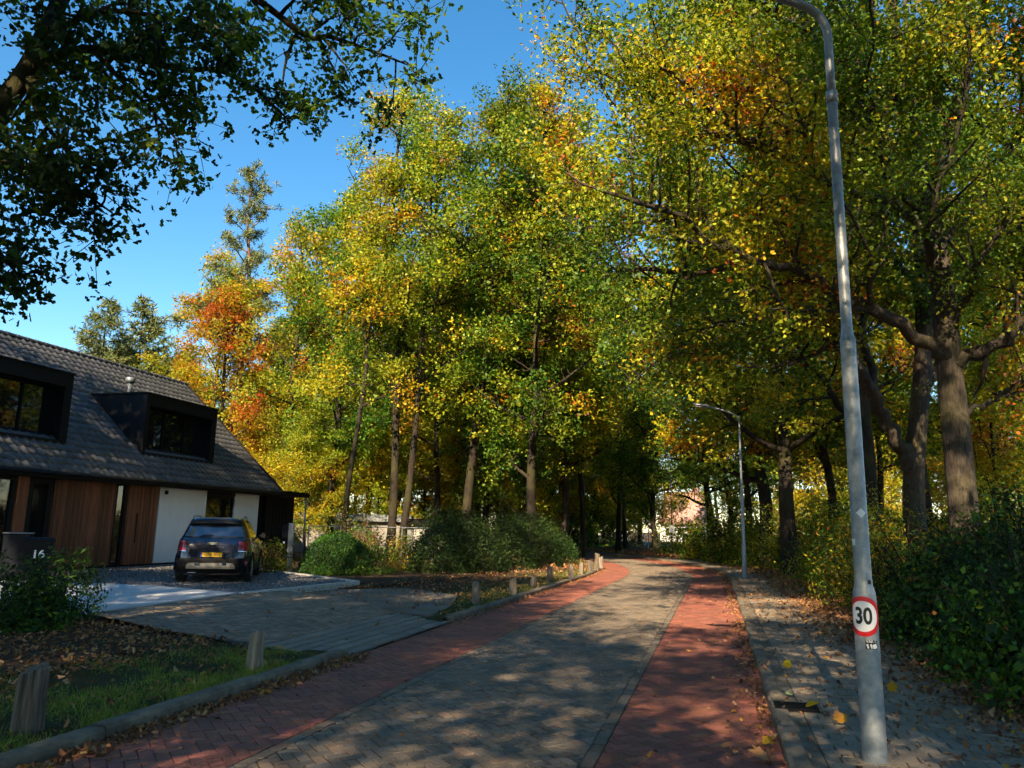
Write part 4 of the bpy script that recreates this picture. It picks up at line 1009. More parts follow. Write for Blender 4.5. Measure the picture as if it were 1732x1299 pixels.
big_oak('oak_tree', 'big straight-trunked oak right of the lamp post, limbs over the road',
  [tuple(gnd(1645, 1062, 0) * np.array([1, 1, 0])), at(1636, 940, Y1), at(1622, 780, Y1), at(1608, 640, Y1), at(1596, 520, Y1), at(1580, 400, 14.6), at(1555, 280, 14.7), at(1530, 150, 14.8), at(1500, -60, 15), at(1480, -300, 15.2)], .25,
  [([(1600, 600, Y1), (1563, 573, 14.3), (1448, 513, 13.7), (1379, 471, 13.3), (1263, 436, 12.7), (1189, 393, 12.2), (1120, 345, 11.8)], .15, .03),
   ([(1263, 436, 12.7), (1162, 466, 12.9), (1078, 455, 13.1), (1020, 470, 13.3)], .06, .02),
   ([(1588, 440, 14.6), (1536, 365, 14.3), (1439, 323, 13.8), (1356, 282, 13.2), (1254, 226, 12.6), (1199, 171, 12.2), (1120, 110, 11.9)], .12, .03),
   ([(1310, 256, 13), (1215, 235, 13.3), (1125, 224, 13.6), (1040, 240, 13.9)], .05, .015),
   ([(1604, 620, Y1), (1660, 600, 14.2), (1700, 575, 13.8), (1760, 500, 13.3), (1850, 400, 12.8)], .15, .04),
   ([(1612, 700, Y1), (1660, 690, 14.8), (1700, 660, 15.2), (1760, 640, 15.6)], .07, .02),
   ([(1570, 350, 14.7), (1610, 200, 14.5), (1650, 60, 14.2), (1690, -120, 14)], .11, .03),
   ([(1545, 230, 14.8), (1508, 171, 14.3), (1420, 111, 13.6), (1330, 40, 12.9), (1240, -20, 12.4)], .09, .02),
   ([(1525, 130, 14.8), (1470, 20, 14.2), (1400, -80, 13.5), (1250, -120, 13)], .09, .02),
   ([(1590, 490, 14.5), (1565, 390, 13.6), (1600, 270, 12.7), (1640, 150, 12.1)], .08, .02), ([(1603, 570, 14.5), (1650, 450, 13.5), (1705, 350, 12.8)], .08, .02), ([(1578, 390, 14.6), (1505, 300, 13.5), (1480, 190, 12.9), (1450, 100, 12.4)], .07, .02),
   ([(1585, 430, 14.6), (1650, 350, 15), (1720, 250, 15.4), (1800, 160, 16)], .1, .02)], 301, 'oak', .088, nleaf=28, n2s=.85, rad=.2)
Y2 = 19.2
big_oak('oak_tree', 'forked oak between the lamp post and the straight-trunked oak',
  [tuple(at(1548, 900, Y2) * np.array([1, 1, 0])), at(1547, 880, Y2), at(1546, 800, Y2), at(1552, 720, Y2), at(1562, 600, Y2), at(1560, 460, Y2), at(1548, 320, 19.4), at(1540, 150, 19.6), at(1530, 0, 19.6)], .25,
  [([(1545, 800, Y2), (1515, 740, 19), (1480, 672, 18.8), (1430, 577, 18.5), (1391, 542, 18.2), (1345, 511, 17.9), (1291, 477, 17.5), (1234, 450, 17.2), (1150, 400, 16.8)], .2, .03),
   ([(1480, 672, 18.8), (1460, 560, 18.9), (1445, 440, 19), (1430, 300, 19.2), (1410, 150, 19.4)], .12, .03),
   ([(1555, 690, Y2), (1590, 600, 19.5), (1630, 500, 20), (1690, 380, 20.5)], .12, .03),
   ([(1560, 500, Y2), (1500, 420, 18.8), (1420, 370, 18.2), (1330, 330, 17.6), (1240, 300, 17)], .11, .02),
   ([(1550, 330, 19.4), (1480, 220, 18.9), (1380, 150, 18.4), (1290, 90, 18), (1180, 40, 17.6)], .11, .02),
   ([(1391, 542, 18.2), (1320, 560, 18.6), (1240, 545, 19), (1150, 560, 19.4)], .06, .02)], 302, 'oak', .125, 'bark', n2s=.75, nleaf=21, rad=.24)
Y3 = 24.5
big_oak('oak_tree', 'oak half hidden behind the near lamp post',
  [tuple(at(1476, 930, Y3) * np.array([1, 1, 0])), at(1474, 880, Y3), at(1468, 780, Y3), at(1460, 690, Y3), at(1455, 560, Y3), at(1440, 400, Y3), at(1430, 250, Y3), at(1425, 120, Y3)], .24,
  [([(1466, 750, Y3), (1420, 690, 24), (1370, 620, 23.4), (1290, 570, 22.8), (1200, 540, 22.2), (1120, 530, 21.8)], .13, .03),
   ([(1462, 700, Y3), (1500, 640, 25), (1540, 560, 25.4)], .09, .03), ([(1455, 560, Y3), (1390, 480, 24), (1300, 420, 23.2), (1210, 380, 22.5), (1120, 330, 22)], .1, .02),
   ([(1440, 400, Y3), (1370, 300, 23.8), (1280, 240, 23.2), (1170, 190, 22.6), (1080, 150, 22)], .1, .02), ([(1432, 280, Y3), (1360, 180, 24), (1260, 90, 23.4), (1150, 60, 23)], .09, .02)], 303, 'oak', .14, 'bark_dark', n2s=.75, nleaf=20, rad=.27)
for i, (X, Y, k, rz, sc, lb) in enumerate([(1335, 30, 'broad', 1.0, 1.15, 'oak behind the second lamp post, trunk in the yellow bushes'), (1290, 36, 'broad', 2.9, 1.2, 'oak just beyond the second lamp post'), (1268, 43, 'f2', .3, 1., 'dark oak trunk left of the second lamp post'), (1400, 33, 'f0', 2.2, 1., 'oak standing back behind the yellow bushes'),
        (1580, 30, 'f2', 1.2, 1., 'oak deep behind the forked oak'), (1700, 27, 'broad', 4.4, 1.1, 'oak at the right edge behind the straight-trunked oak'), (1230, 50, 'f3', 5.1, 1., 'oak at the right of the road where it starts to bend'), (1490, 44, 'f1', 3.3, 1., 'yellowish oak far back behind the lamp post'), (1640, 45, 'f1', .2, 1., 'yellow oak far back on the right'), (1760, 40, 'f1', 1.3, 1., 'yellow oak at the right picture edge'), (1200, 60, 'broad', 2.0, 1.1, 'broad oak closing the view down the road')]):
    plant_tree('oak_tree', k, tl(X, 900, Y), rz, sc, lb, 'oaks standing back on the right')
for i, (X, Y) in enumerate(((1690, 24), (1730, 33), (1610, 38))):
    plant_tree('small_tree', 'under', tl(X, 900, Y), i * 1.5, .85, ['yellow sapling right of the straight-trunked oak', 'yellow small tree at the far right edge', 'yellow small tree left behind the straight-trunked oak'][i], 'understorey trees on the right')

# --- oak outside the frame on the left, boughs hanging into the picture
rng = np.random.default_rng(401); w = Wood(); TB = np.array([-10.2, 8.2, 0.])
T = smooth_path([TB, TB + (0, 0, 2.2), TB + (.2, .1, 4.2), TB + (.1, .3, 7), TB + (0, .3, 10), TB + (.4, .3, 14), TB + (1.0, 0, 18.5)], 5); w.limb(T, .42, .06, 14)
def bough(pts, r0, r1, n2, L2, L3=.7, start=.1, droop=.25, n3=5):
    q = smooth_path([p if len(p) == 3 and p[1] < 60 and isinstance(p, np.ndarray) else at(*p) for p in pts], 5); w.limb(q, r0, r1, 9); w.sub(rng, q, r0, n2, L2, n3, L3, start, .0, .8, droop); return q
bough([T[9], (-170, 430, 8.9), (-60, 265, 9.2), (0, 182, 9.4), (45, 120, 9.5), (75, 60, 9.6), (112, -20, 9.8), (180, -140, 10.0)], .19, .09, 9, 1.4, start=.4)
bough([(30, 140, 9.5), (90, 100, 9.6), (155, 83, 9.8), (230, 98, 10.0), (310, 118, 10.2), (365, 118, 10.4), (430, 150, 10.6), (490, 205, 10.7)], .085, .015, 15, 1.25)
bough([(155, 83, 9.8), (210, 140, 9.7), (260, 190, 9.6), (310, 250, 9.5)], .04, .012, 7, .9)
bough([(112, -20, 9.8), (230, -60, 10.1), (340, -50, 10.4), (436, 0, 10.6), (520, 62, 10.8), (557, 62, 10.9), (640, 90, 11.0), (690, 110, 11.1)], .09, .012, 16, 1.2)
bough([(300, -60, 10.2), (420, -70, 10.5), (560, -40, 10.9), (660, 10, 11.2)], .06, .012, 9, 1.1)
bough([(-100, 330, 9.0), (0, 275, 9.0), (60, 290, 9.1), (130, 320, 9.2), (190, 360, 9.3)], .06, .012, 10, .95)
bough([(-120, 380, 8.8), (-40, 400, 8.7), (10, 440, 8.7), (40, 480, 8.7)], .05, .012, 7, .7)
bough([(45, 120, 9.5), (60, 180, 9.3), (110, 250, 9.2), (180, 300, 9.2)], .05, .012, 10, .9)
bough([(75, 60, 9.6), (170, 20, 9.4), (280, 30, 9.3), (380, 60, 9.3)], .05, .012, 10, 1.0)
w.cl += [np.array([-5.2, 3.6, 13.0]) + np.clip(rng.normal(size=3), -1.7, 1.7) * np.array([1.7, 1.7, 1.3]) for _ in range(520)]  # extra leaf clusters above the frame, added to shade the boughs
for az, z, L in ((3.6, 6, 5), (2.6, 8, 5.5), (3.0, 12.5, 4), (-.7, 11.5, 7.5), (-.45, 10.5, 8), (-.95, 13, 7), (0.0, 13.5, 4.5), (-.8, 15, 4.5), (.7, 15.5, 4.5), (-.2, 17, 4.2), (5.0, 17.5, 3.5), (.3, 18.3, 3.6)):  # upper limbs out of frame, most added to shade boughs and hedge
    q = walk(rng, T[min(len(T) - 1, int(z / 18.5 * len(T)))], (math.cos(az) * .8, math.sin(az) * .8, .45), L, 8, .1, .03); w.limb(q, .1, .02, 7); w.sub(rng, q, .1, 22 if az < 0 else 12, 1.7, 5, .9)
o = tag(empty('oak_tree', tuple(TB)), 'oak at the left edge, dark leafy boughs hanging across the sky', 'tree'); w.br = [(p - TB, a, b) for p, a, b in w.br]; w.cl = [c - TB for c in w.cl]
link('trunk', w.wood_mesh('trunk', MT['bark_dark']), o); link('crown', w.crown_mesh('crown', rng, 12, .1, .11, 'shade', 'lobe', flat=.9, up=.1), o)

# --- unseen trees behind the camera, placed and sized for their shade on road and house
for i, (s_, u_, k, rz, sc) in enumerate([(-4.5, -2.5, 'broad', 2, 1.0), (3.5, -5.5, 'broad', 3, 1.35), (-12, -3.5, 'broad', 1.2, 1.0), (-6.5, 10.0, 'broad', 0, 1.25), (-9.5, 6.0, 'broad', 1, 1.0), (-6, -2.5, 'broad', 4, 1.0), (-3, 6.5, 'broad', 2.3, .74), (-22, -3, 'f3', 2.5, .85), (-6, 17, 'broad', 5, 1.2), (5, 19.5, 'broad', 1.5, 1.45), (-16, 6.6, 'broad', .4, 1.38), (-17, -3, 'f0', 2.2, .95), (-24, 8, 'f0', .5, .85)]):
    x, y = P(s_, u_); plant_tree('oak_tree', k, (x, y, 0), rz, sc, 'oak on the near stretch of road, behind the viewpoint', 'roadside oaks behind the viewpoint')

# --- conifers behind the house
def conifer(key, seed, Ht, rb, droop, pal, dens=1., r=.2, clear=.05, bark='bark_dark'):
    rng = np.random.default_rng(seed); w = Wood(); pts = smooth_path([np.array([rng.normal() * .05, rng.normal() * .05, z]) for z in np.linspace(0, Ht, 8)], 3); w.limb(pts, r, .02, 8)
    pos, dirs = [], []
    z = Ht * clear + .5
    while z < Ht - .1:
        f = 1 - z / Ht; n = 6
        for k in range(n):
            az = rng.uniform(0, 2 * PI); L = rb * (f ** .8) * rng.uniform(.75, 1.15) + .15; b = walk(rng, (0, 0, z), (math.cos(az), math.sin(az), .18 - droop * f), L, 6, .05, .03 + .03 * (1 - f)); w.limb(b, .03 * f + .01, .006, 4)
            for m in range(int((5 + L * 9) * dens)):
                t = rng.uniform(.12, 1); j = min(int(t * 6), 5); q = b[j] + (b[j + 1] - b[j]) * (t * 6 - j); ax = unit(b[j + 1] - b[j])
                sd = unit(np.cross(ax, (0, 0, 1))) * rng.choice([-1, 1]); d = unit(ax * .8 + sd * .8 + np.array([0, 0, -.25])); l = .5 * (1.1 - t) * L * .5 + .18
                for e in range(4):
                    pos.append(q + d * l * e / 4); dirs.append(d + rng.normal(size=3) * .5)
        z += .42
    pos, dirs = np.array(pos), np.array(dirs); n = len(pos)
    c = palette(rng, n, *PAL[pal]); VAR[key] = (w.wood_mesh('trunk', MT[bark]), leaf_mesh('crown', pos, rng.uniform(.28, .5, n), c, 'needle', rng, MT['needle'], up=.4, dirs=dirs))
conifer('spruce', 501, 17, 7.0, .22, 'spruce', .8)
plant_tree('spruce_tree', 'spruce', tl(150, 800, 56), 0, 1.06, 'left of two spruces rising behind the house roof', 'spruces behind the house')
plant_tree('spruce_tree', 'spruce', tl(212, 800, 60), 2, 1.14, 'right of two spruces rising behind the house roof', 'spruces behind the house')
plant_tree('spruce_tree', 'spruce', tl(262, 800, 66), 4, .78, 'small feathery conifer right of the spruces, just above the ridge', 'spruces behind the house')
def pine(seed, Ht):
    rng = np.random.default_rng(seed); w = Wood(); pts = smooth_path([np.array([rng.normal() * .12, rng.normal() * .12, z]) for z in np.linspace(0, Ht, 8)], 4); w.limb(pts, .27, .05, 10); pos, dirs = [], []
    for i in range(32):
        f = i / 31; z = Ht * (.5 + .49 * f); az = i * 2.4 + rng.normal() * .3; L = (2.9 * (1 - f) ** .6 + .6) * rng.uniform(.7, 1.15)
        if i == 3: az, L = PI, 5.5
        b = walk(rng, (0, 0, z), (math.cos(az), math.sin(az), .15 + .5 * f), L, 6, .12, .06); w.limb(b, .07 * (1 - f) + .02, .012, 5)
        for k in range(int(7 + L * 4)):
            t = rng.uniform(.35, 1); j = min(int(t * 6), 5); q = b[j] + (b[j + 1] - b[j]) * (t * 6 - j) + rng.normal(size=3) * .22
            for e in range(26): d = unit(rng.normal(size=3) + np.array([0, 0, .5])); pos.append(q + d * rng.uniform(0, .16)); dirs.append(d * 3)
    pos, dirs = np.array(pos), np.array(dirs); n = len(pos); c = palette(rng, n, *PAL['pine'])
    VAR['pine'] = (w.wood_mesh('trunk', MT['bark_pine']), leaf_mesh('crown', pos, rng.uniform(.2, .36, n), c, 'needle', rng, MT['needle'], up=.2, dirs=dirs))
zt = at(392, 288, 52)[2]; pine(511, 25.)
plant_tree('pine_tree', 'pine', tl(386, 800, 52), 0, zt / 25., 'tall pine with bluish needles standing above the orange tree')

# ---------------------------------------------------------------- shrubs
def bush(name, loc, rx, ry, rz, n, size, pal, tpl, seed, label, cat='shrub', up=.5, lump=.28, shell=.55, stems=9, group=None, rot=0., sheared=False, base=.0, extra=None):
    rng = np.random.default_rng(seed); root = tag(empty(name, loc, rot), label, cat, group)
    ph = rng.uniform(0, 6, (5, 3)); fr = rng.uniform(1.5, 3.6, (5, 3))
    d = rng.normal(size=(n, 3)); d /= np.linalg.norm(d, axis=1, keepdims=True); d[:, 2] = np.abs(d[:, 2]) * 1.0 - base * rng.random(n)
    q = np.ones(n)
    for k in range(5): q += lump / 2.2 * np.sin(d @ fr[k] * 2 + ph[k, 0]) * np.cos(d @ fr[(k + 1) % 5][::-1] * 1.6 + ph[k, 1])
    rad = (shell + (1 - shell) * rng.random(n) ** .5) if not sheared else (.9 + .12 * rng.random(n))
    pos = d * rad[:, None] * q[:, None] * np.array([rx, ry, rz])
    if not sheared: pos += rng.normal(size=(n, 3)) * .05
    pos[:, 2] = np.maximum(pos[:, 2], .02 + rng.random(n) * .1)
    cl = palette(rng, n, *PAL[pal])
    key = np.floor(pos * 2.2 + 40).astype(int); hsh = (key[:, 0] * 73 + key[:, 1] * 19 + key[:, 2] * 37) % 101; tab = palette(rng, 101, *PAL[pal]); use = rng.random(n) < .6
    cl = np.where(use[:, None], tab[hsh] * rng.uniform(.8, 1.2, (n, 1)), cl)
    if extra is not None:
        pc, pr = extra; pk = rng.random(n) < pr; cl[pk] = palette(rng, int(pk.sum()), *PAL[pc])
    link('foliage', leaf_mesh('foliage', pos, rng.uniform(.5, 1.35, n) * size, cl, tpl, rng, MT['leaf_dark'] if pal in ('dark', 'box', 'hedge') else MT['leaf'], up=up, normals=(d * 1.2 + rng.normal(size=(n, 3)) * .8) if not sheared else d * 1.1 + rng.normal(size=(n, 3)) * .5), root)
    b = MB()
    for k in range(stems):
        a = rng.uniform(0, 2 * PI); dd = (math.cos(a) * rx * .9 / rz, math.sin(a) * ry * .9 / rz, 1.1); b.tube(walk(rng, (rng.normal() * rx * .25, rng.normal() * ry * .25, 0), dd, rz * rng.uniform(.8, 1.05), 6, .15, .05), np.linspace(.02, .005, 7), 5, False)
    b.build('stems', MT['bark_dark'], root, True); return root
def g3(x, y, z=.05): p = gnd(x, y, z); return (p[0], p[1], z - .03)
# left front garden shrubs
for i, (x, y, rx, rz, lb) in enumerate([(20, 1062, .75, 1.0, 'dark leafy shrub at the left picture edge before the bin'), (95, 1050, .5, .9, 'dark leafy shrub between the bin and the driveway'), (50, 1064, .5, .75, 'lowest of the dark shrubs on bare soil by the bin')]):
    bush('shrub', g3(x, y, .1), rx, rx, rz, 2600, .085, 'dark', 'long', 600 + i, lb, group='dark shrubs by the bin', up=.6, lump=.3)
bush('shrub', g3(450, 966, .15), .85, .7, .95, 2600, .07, 'brown', 'simple', 610, 'yellowish brown shrub right behind the car', extra=('gold', .35))
tp = at(566, 965, 25.6); bush('topiary', (tp[0], tp[1], .05), 1.15, 1.1, 1.28, 20000, .06, 'box', 'simple', 611, 'clipped round green box dome beside the forecourt', sheared=True, lump=.10)
tp = at(625, 965, 26.6); bush('shrub', (tp[0], tp[1], .05), 1.0, .9, 1.35, 5200, .06, 'brown', 'simple', 612, 'brown twiggy shrub against the clipped dome', stems=30, lump=.35)
tp = at(600, 930, 31); bush('shrub', (tp[0], tp[1], .05), 1.3, 1.0, 1.9, 4000, .08, 'brown', 'simple', 616, 'pale twiggy shrub behind the clipped dome', stems=30, lump=.4)
tp = at(690, 965, 28.2); bush('shrub', (tp[0], tp[1], .05), 1.0, .9, 1.35, 3200, .09, 'gold', 'long', 613, 'yellow-green shrub left of the dark hedge', lump=.45, extra=('green', .3))
hed = [(745, 975, 27.5, 1.2, 1.95), (800, 970, 28.5, 1.4, 2.1), (850, 965, 31, 1.5, 2.25), (895, 960, 33.5, 1.5, 2.3), (930, 955, 36, 1.4, 2.2), (770, 960, 31, 1.6, 2.3)]
for i, (x, y, Y, r, z) in enumerate(hed):
    tp = at(x, y, Y); bush('hedge_shrub', (tp[0], tp[1], .03), r, r, z, 8500, .10, 'hedge', 'long', 620 + i, ['front left bush of the dark evergreen hedge', 'second bush of the dark evergreen hedge', 'middle bush of the dark evergreen hedge', 'fourth bush of the dark evergreen hedge', 'last bush of the dark evergreen hedge by the road', 'rear bush of the dark evergreen hedge'][i], 'hedge', group='dark evergreen hedge', extra=('box', .06), lump=.25, shell=.75)
# low ground plants along the garden edge
for i, (x, y) in enumerate(((530, 968), (570, 972), (610, 972), (650, 970), (470, 960))):
    bush('garden_plant', g3(x, y, .12), .45, .35, .2, 500, .09, 'green', 'long', 640 + i, ['low green plant at the foot of the clipped dome, left', 'low green plant in front of the clipped dome', 'low green plant in front of the brown shrub', 'low green plant before the yellow shrub', 'low plant beside the grey post'][i], 'plant', group='low plants along the garden edge', stems=3)
# right hand thicket
rb = [(1310, 968, 33.5, 1.5, 2.2, 'green', 'gold', .35, 'long', .12, 'bush right of the second lamp post'), (1345, 985, 26.8, 1.3, 2.2, 'gold', 'green', .3, 'long', .11, 'yellow-green bush at the bend of the litter strip'), (1400, 1000, 23, 1.4, 2.25, 'goldb', 'green', .25, 'long', .11, 'golden bush left behind the near lamp post'),
      (1465, 1030, 18.8, 1.3, 2.1, 'goldb', 'green', .25, 'long', .10, 'golden bush right behind the near lamp post'), (1530, 1060, 16, 1.2, 2.0, 'warm', 'dark', .6, 'long', .095, 'yellow and green bush at the foot of the forked oak'), (1610, 1090, 13.6, 1.3, 1.9, 'dark', 'green', .2, 'simple', .075, 'dark bush in front of the straight-trunked oak'),
      (1690, 1130, 11.2, 1.35, 1.9, 'dark', 'green', .18, 'simple', .075, 'tall dark bramble at the right edge'), (1660, 1180, 9.3, .8, 1.0, 'dark', 'green', .18, 'simple', .07, 'low dark bramble spilling onto the leaf litter'), (1745, 1180, 8.3, 1.1, 1.75, 'dark', 'green', .18, 'simple', .075, 'large-leaved bramble in the lower right corner'), (1720, 1235, 7.2, .7, .8, 'green', 'dark', .5, 'round', .075, 'low ivy-like bramble by the fallen leaves, lower right'),
      (1590, 1120, 11.8, .9, .9, 'dark', 'green', .18, 'simple', .07, 'low bramble mound before the dark bush'), (1780, 1100, 12.5, 1.6, 2.6, 'dark', 'green', .18, 'simple', .075, 'tall leafy thicket cut by the right picture edge')]
for i, (x, y, Y, r, z, pal, ep, ef, tpl, sz, lb) in enumerate(rb):
    tp = at(x, y, Y); s_, u_ = SU(tp[0], tp[1]); off = max(0, u_ + r * .9 + 2.05); p = np.array(tp[:2]) - N0 * off
    bush('bramble' if pal == 'dark' else 'bush', (p[0], p[1], .04), r, r, z, int((2100 if tpl == 'round' else 3600) * r * z / 1.2), sz, pal, tpl, 660 + i, lb, 'bush', group='thicket along the right pavement', extra=(ep, ef), lump=.55, stems=34)
for i, (x, y, Y, r, z) in enumerate(((1180, 945, 45, 1.8, 2.6), (1225, 955, 40, 1.8, 2.8), (1160, 938, 53, 1.8, 2.4), (1255, 960, 37, 1.5, 2.2))):
    tp = at(x, y, Y); s_, u_ = SU(tp[0], tp[1]); off = max(0, u_ + r + 1.2); p = np.array(tp[:2]) + np.array([1, 0]) * off
    bush('bush', (p[0], p[1], .02), r, r, z, 5000, .14, 'green', 'simple', 690 + i, ['dark bush on the inside of the right bend', 'dark bush left of the second lamp post', 'furthest dark bush on the right of the bend', 'dark bush right at the second lamp post'][i], 'bush', group='bushes along the right bend', extra=('gold', .2))
for i, (X, Y, r, z) in enumerate(((935, 68, 2.5, 3.6), (965, 74, 2.8, 4.0), (1000, 79, 3.0, 4.2), (1035, 84, 3.0, 4.4), (900, 66, 2.6, 3.8))):
    tp = at(X, 905, Y); bush('shrub', (tp[0], tp[1], .0), r, r, z, 2600, .26, 'dark', 'simple', 750 + i, 'dark shrub mass behind the far end of the road', 'shrub', group='dark shrubs at the far end', stems=3, extra=('green', .3))
# undergrowth filling the wood floor
rngu = np.random.default_rng(88)
for i in range(30):
    if i < 16: X, Y = rngu.uniform(480, 1010), rngu.uniform(46, 75)
    else: X, Y = rngu.uniform(1360, 1760), rngu.uniform(30, 60)
    p = at(X, 900, Y); r = rngu.uniform(1.4, 2.4)
    s_, u_ = SU(p[0], p[1])
    if -4 < u_ < 9: continue
    bush('undergrowth', (p[0], p[1], .0), r, r, rngu.uniform(1.6, 3.0), 2200, .2, ['green', 'dark', 'gold'][i % 3], 'simple', 700 + i, 'leafy undergrowth shrub on the floor of the wood', 'shrub', group='undergrowth in the wood', stems=4)

# ---------------------------------------------------------------- background buildings and fence
bd = tag(empty('garden_building', tuple(at(640, 893, 46) * np.array([1, 1, 0])), .1), 'low pale building with flat roof behind the garden fence', 'building')
MB().box(-6.2, 1.6, 0, 3, 0, 1.9).build('wall', mat('grey_render', (.2, .19, .175), .9, var=.15, scale=1.5), bd); MB().box(-6.4, 1.9, -.3, 3.2, 1.9, 2.3).build('flat_roof', MT['steel'], bd)
MB().box(1.7, 4.2, -.2, 2.6, 0, 1.7).build('garage_wall', MT['blind'], bd); MB().box(1.6, 4.6, -.5, 2.8, 1.7, 2.1).build('garage_roof', MT['black_matt'], bd); MB().box(2.1, 3.7, -.25, -.205, .0, 1.5).build('garage_door', MT['edging'], bd)
fn = tag(empty('wire_fence', tuple(at(520, 930, 33) * np.array([1, 1, 0])), .12), 'thin wire fence on dark posts behind the garden shrubs', 'fence')
for k in range(5):
    MB().tube([(k * 1.3, 0, 0), (k * 1.3, 0, 1.62)], .03, 8).build('fence_post', MT['steel'], fn)
for z in (.2, .55, .9, 1.25, 1.58): MB().tube([(0, -.035, z), (5.2, -.035, z)], .008 if z < 1.5 else .02, 5).build('fence_wire', MT['steel'], fn)
fh = tag(empty('distant_house', tuple(at(1152, 905, 125) * np.array([1, 1, 0])), -.5), 'distant house with pale red tiled roof beyond the bend', 'house')
PINK = mat('pale_red_tile', (.36, .19, .16), .7, var=.2, scale=2)
MB().box(-3.4, 3.4, 0, 8, 0, 3.2).build('wall', MT['plaster'], fh)
MB().rings([[(x, y, z) for y, z in ((-.5, 3.0), (4, 8.2), (8.5, 3.0), (8.5, 2.8), (4, 7.9), (-.5, 2.8))] for x in (-3.7, 3.7)]).build('roof', PINK, fh)
for x in (-2, .0, 2): 
    wf = MB().box(x - .6, x + .6, -.06, -.005, 1, 2.3).build('window', MT['white'], fh); MB().box(x - .5, x + .5, -.08, -.062, 1.1, 2.2).build('pane', MT['glass'], wf)
MB().box(1, 2, 3.4, 4.4, 7.2, 9.2).build('chimney', PINK, fh)

# ================================================================== GRASS AND FALLEN LEAVES
def scatter(fn, n, rng):
    out = []
    while len(out) < n:
        q = fn(rng)
        if q is not None: out.append(q)
    return np.array(out)
rng = np.random.default_rng(901)
def f_grass(r):
    s, u = r.uniform(3.0, 10.2), UL + .14 + r.exponential(1.15)
    if u > 8.6 or in_drive(s, u) or (u > 6.0 and r.random() < .35): return None
    if math.sin(s * 2.1 + u * 3) + math.sin(s * 5.3 - u * 2.2) + (u - 5.2) * .5 > .75 + r.normal() * .5: return None
    return (*P(s, u), .055)
pos = scatter(f_grass, 36000, rng)
def f_grass2(r):
    s, u = r.uniform(13.2, 42), UL + .14 + abs(r.normal() * .8)
    if u > 8.5 or in_drive(s, u): return None
    return (*P(s, u), .055)
pos2 = scatter(f_grass2, 12000, rng); pos = np.vstack([pos, pos2]); n = len(pos)
c = palette(rng, n, [(.10, .18, .02), (.16, .24, .026), (.25, .28, .05), (.34, .28, .11)], [32, 32, 22, 14])
dirs = rng.normal(size=(n, 3)) * .55 + np.array([0, 0, 1.2])
tag(link('grass', leaf_mesh('grass', pos, rng.uniform(.03, .10, n) * np.where(np.arange(n) < 36000, 1, 1.15), c, 'blade', rng, MT['grass'], dirs=dirs, normals=rng.normal(size=(n, 3))), ), 'short green verge grass along the left kerb', 'grass', kind='stuff')
def litter(name, label, fn, n, seed, size=(.04, .085), pal='dead', tpl='lobe'):
    rng = np.random.default_rng(seed); pos = scatter(fn, n, rng); c = palette(rng, n, *PAL[pal])
    return tag(link(name, leaf_mesh(name, pos, rng.uniform(*size, n), c, tpl, rng, MT['litter'], up=1.8, curl=1.2)), label, 'leaves', kind='stuff')
def f_right(r):
    s, u = r.uniform(3.5, 40), -2.0 + r.normal() * .35 - abs(r.normal()) * .35
    if s > 12 and r.random() < .55: u += r.uniform(0, .9)
    if u > -.4: return None
    return (*P(s, u), (PZ if u > -2.0 else .09) + .006 + r.random() * .02)
litter('leaf_litter', 'brown fallen leaves heaped along the thicket edge of the right pavement', f_right, 21000, 911, tpl='simple')
def f_pave(r):
    s, u = r.uniform(3.5, 30), -r.uniform(.05, 2.0); return (*P(s, u), PZ + .012 + r.random() * .008)
litter('leaf_scatter', 'scattered small leaves on the right pavement', f_pave, 1500, 912, (.025, .07))
def f_gut(r):
    if r.random() < .5: s, u = r.uniform(3.5, 45), .02 + abs(r.normal()) * (.13 + (.25 if r.random() < .2 else 0))
    else: s, u = r.uniform(3.5, 9.2) if r.random() < .6 else r.uniform(12.5, 40), UL - .03 - abs(r.normal()) * .12
    return (*P(s, u), .008 + r.random() * .02)
litter('gutter_leaves', 'dry leaves gathered in both gutters of the road', f_gut, 4200, 913, (.025, .065))
def f_road(r):
    s, u = r.uniform(3.5, 40), r.uniform(.1, UL); return (*P(s, u), .008)
litter('road_leaves', 'tiny leaf scraps scattered over the road', f_road, 750, 914, (.015, .045))
def f_left(r):
    s, u = r.uniform(3.2, 40), r.uniform(UL + .2, 10.2)
    if in_drive(s, u) and r.random() < .9: return None
    if s > 19 and u > 9.5: return None
    return (*P(s, u), .075 + r.random() * .03 + (.04 if in_drive(s, u) else 0))
def f_soil(r):
    s, u = r.uniform(3, 10.5), r.uniform(6.6, 10.2)
    if in_drive(s, u): return None
    return (*P(s, u), .1 + r.random() * .025)
litter('soil_leaves', 'brown leaves covering the bare soil before the dark shrubs', f_soil, 3600, 917, (.03, .075))
litter('verge_leaves', 'fallen leaves strewn over the left verge and bare soil', f_left, 5200, 915, (.035, .08))
def f_wood(r):
    if r.random() < .5: s, u = r.uniform(30, 75), r.uniform(-7, -1.6)
    else: s, u = r.uniform(30, 75), r.uniform(5.2, 12)
    return (*P(s, u), .09 + r.random() * .03)
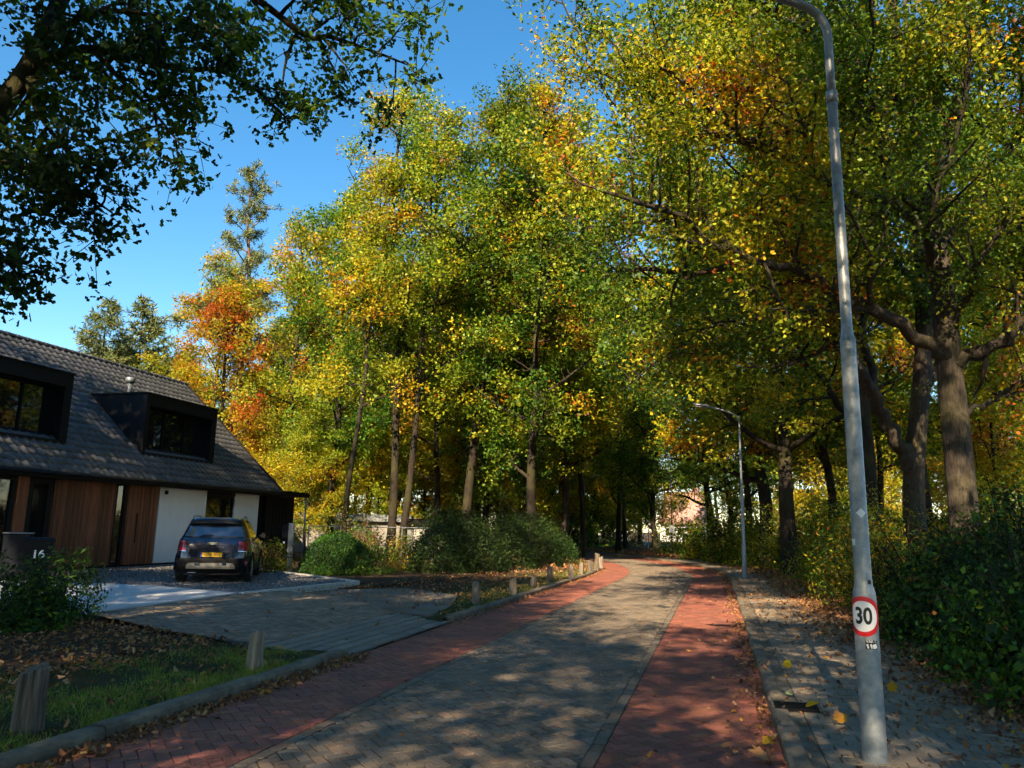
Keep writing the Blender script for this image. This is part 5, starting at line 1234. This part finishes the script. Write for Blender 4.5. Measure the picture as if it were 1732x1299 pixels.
litter('woodland_leaves', 'fallen leaves carpeting both sides of the far bend', f_wood, 9000, 916, (.09, .2), tpl='simple')
# packed bare patch beside the driveway and shaded soil bed
struct(flat('bare_path', [(12.95, 5.3), (14.6, 5.5), (17.2, 6.2), (18.5, 8.0), (17.3, 9.4), (16.0, 9.5), (15.25, 8.0), (13.2, 6.1)], .1, MT['dirt'], None, .2))
struct(flat('garden_bed', [(17.3, 9.4), (19.5, 9.6), (23.8, 15.2), (28, 19), (36, 14), (34, 9.5), (24, 8.0)], .095, MT['soil'], None, .05))
struct(flat('soil_bed', [(3, 7.4), (8.2, 7.2), (9.5, 8.3), (10.6, 10.25), (8, 10.3), (3, 11.5)], .09, MT['soil'], None, .05))
# single large leaves lying on the pavement and in the gutter
big = [(1338, 1131, .13, YE, 'yellow maple leaf lying furthest up the pavement'), (1336, 1176, .10, (.35, .4, .16), 'pale green round leaf near the drain grate'), (1362, 1197, .16, (.45, .32, .03), 'large yellow maple leaf right of the drain grate'), (1399, 1208, .11, (.42, .24, .1), 'left of two tan leaves before the lamp post'),
       (1412, 1216, .13, (.45, .2, .07), 'right of two tan leaves before the lamp post'), (1434, 1224, .15, (.4, .19, .02), 'amber leaf with dark edge close left of the lamp post'), (1505, 1170, .14, (.5, .25, .01), 'bright orange-yellow leaf right of the lamp post'), (1297, 1256, .13, (.55, .3, .02), 'bright yellow leaf in the right gutter'), (1303, 1246, .12, (.5, .3, .1), 'pale orange leaf standing against the right kerb'), (1300, 1286, .2, (.42, .2, .08), 'large tan leaf in the gutter at the bottom edge')]
for k, (x, y, sz, cc, lb) in enumerate(big):
    r_ = np.random.default_rng(950 + k); zz = PZ + .012 if x > 1320 else .02; p = gnd(x, y, zz)
    me = leaf_mesh('fallen_leaf', np.zeros((1, 3)), np.array([sz * .8]), np.array([cc]), 'maple', r_, MT['litter'], up=1.3, curl=1.3); mn = min(v.co.z for v in me.vertices)
    o = link('fallen_leaf', me, None, (p[0], p[1], zz - mn + .002)); tag(o, lb, 'leaf', 'large fallen leaves')
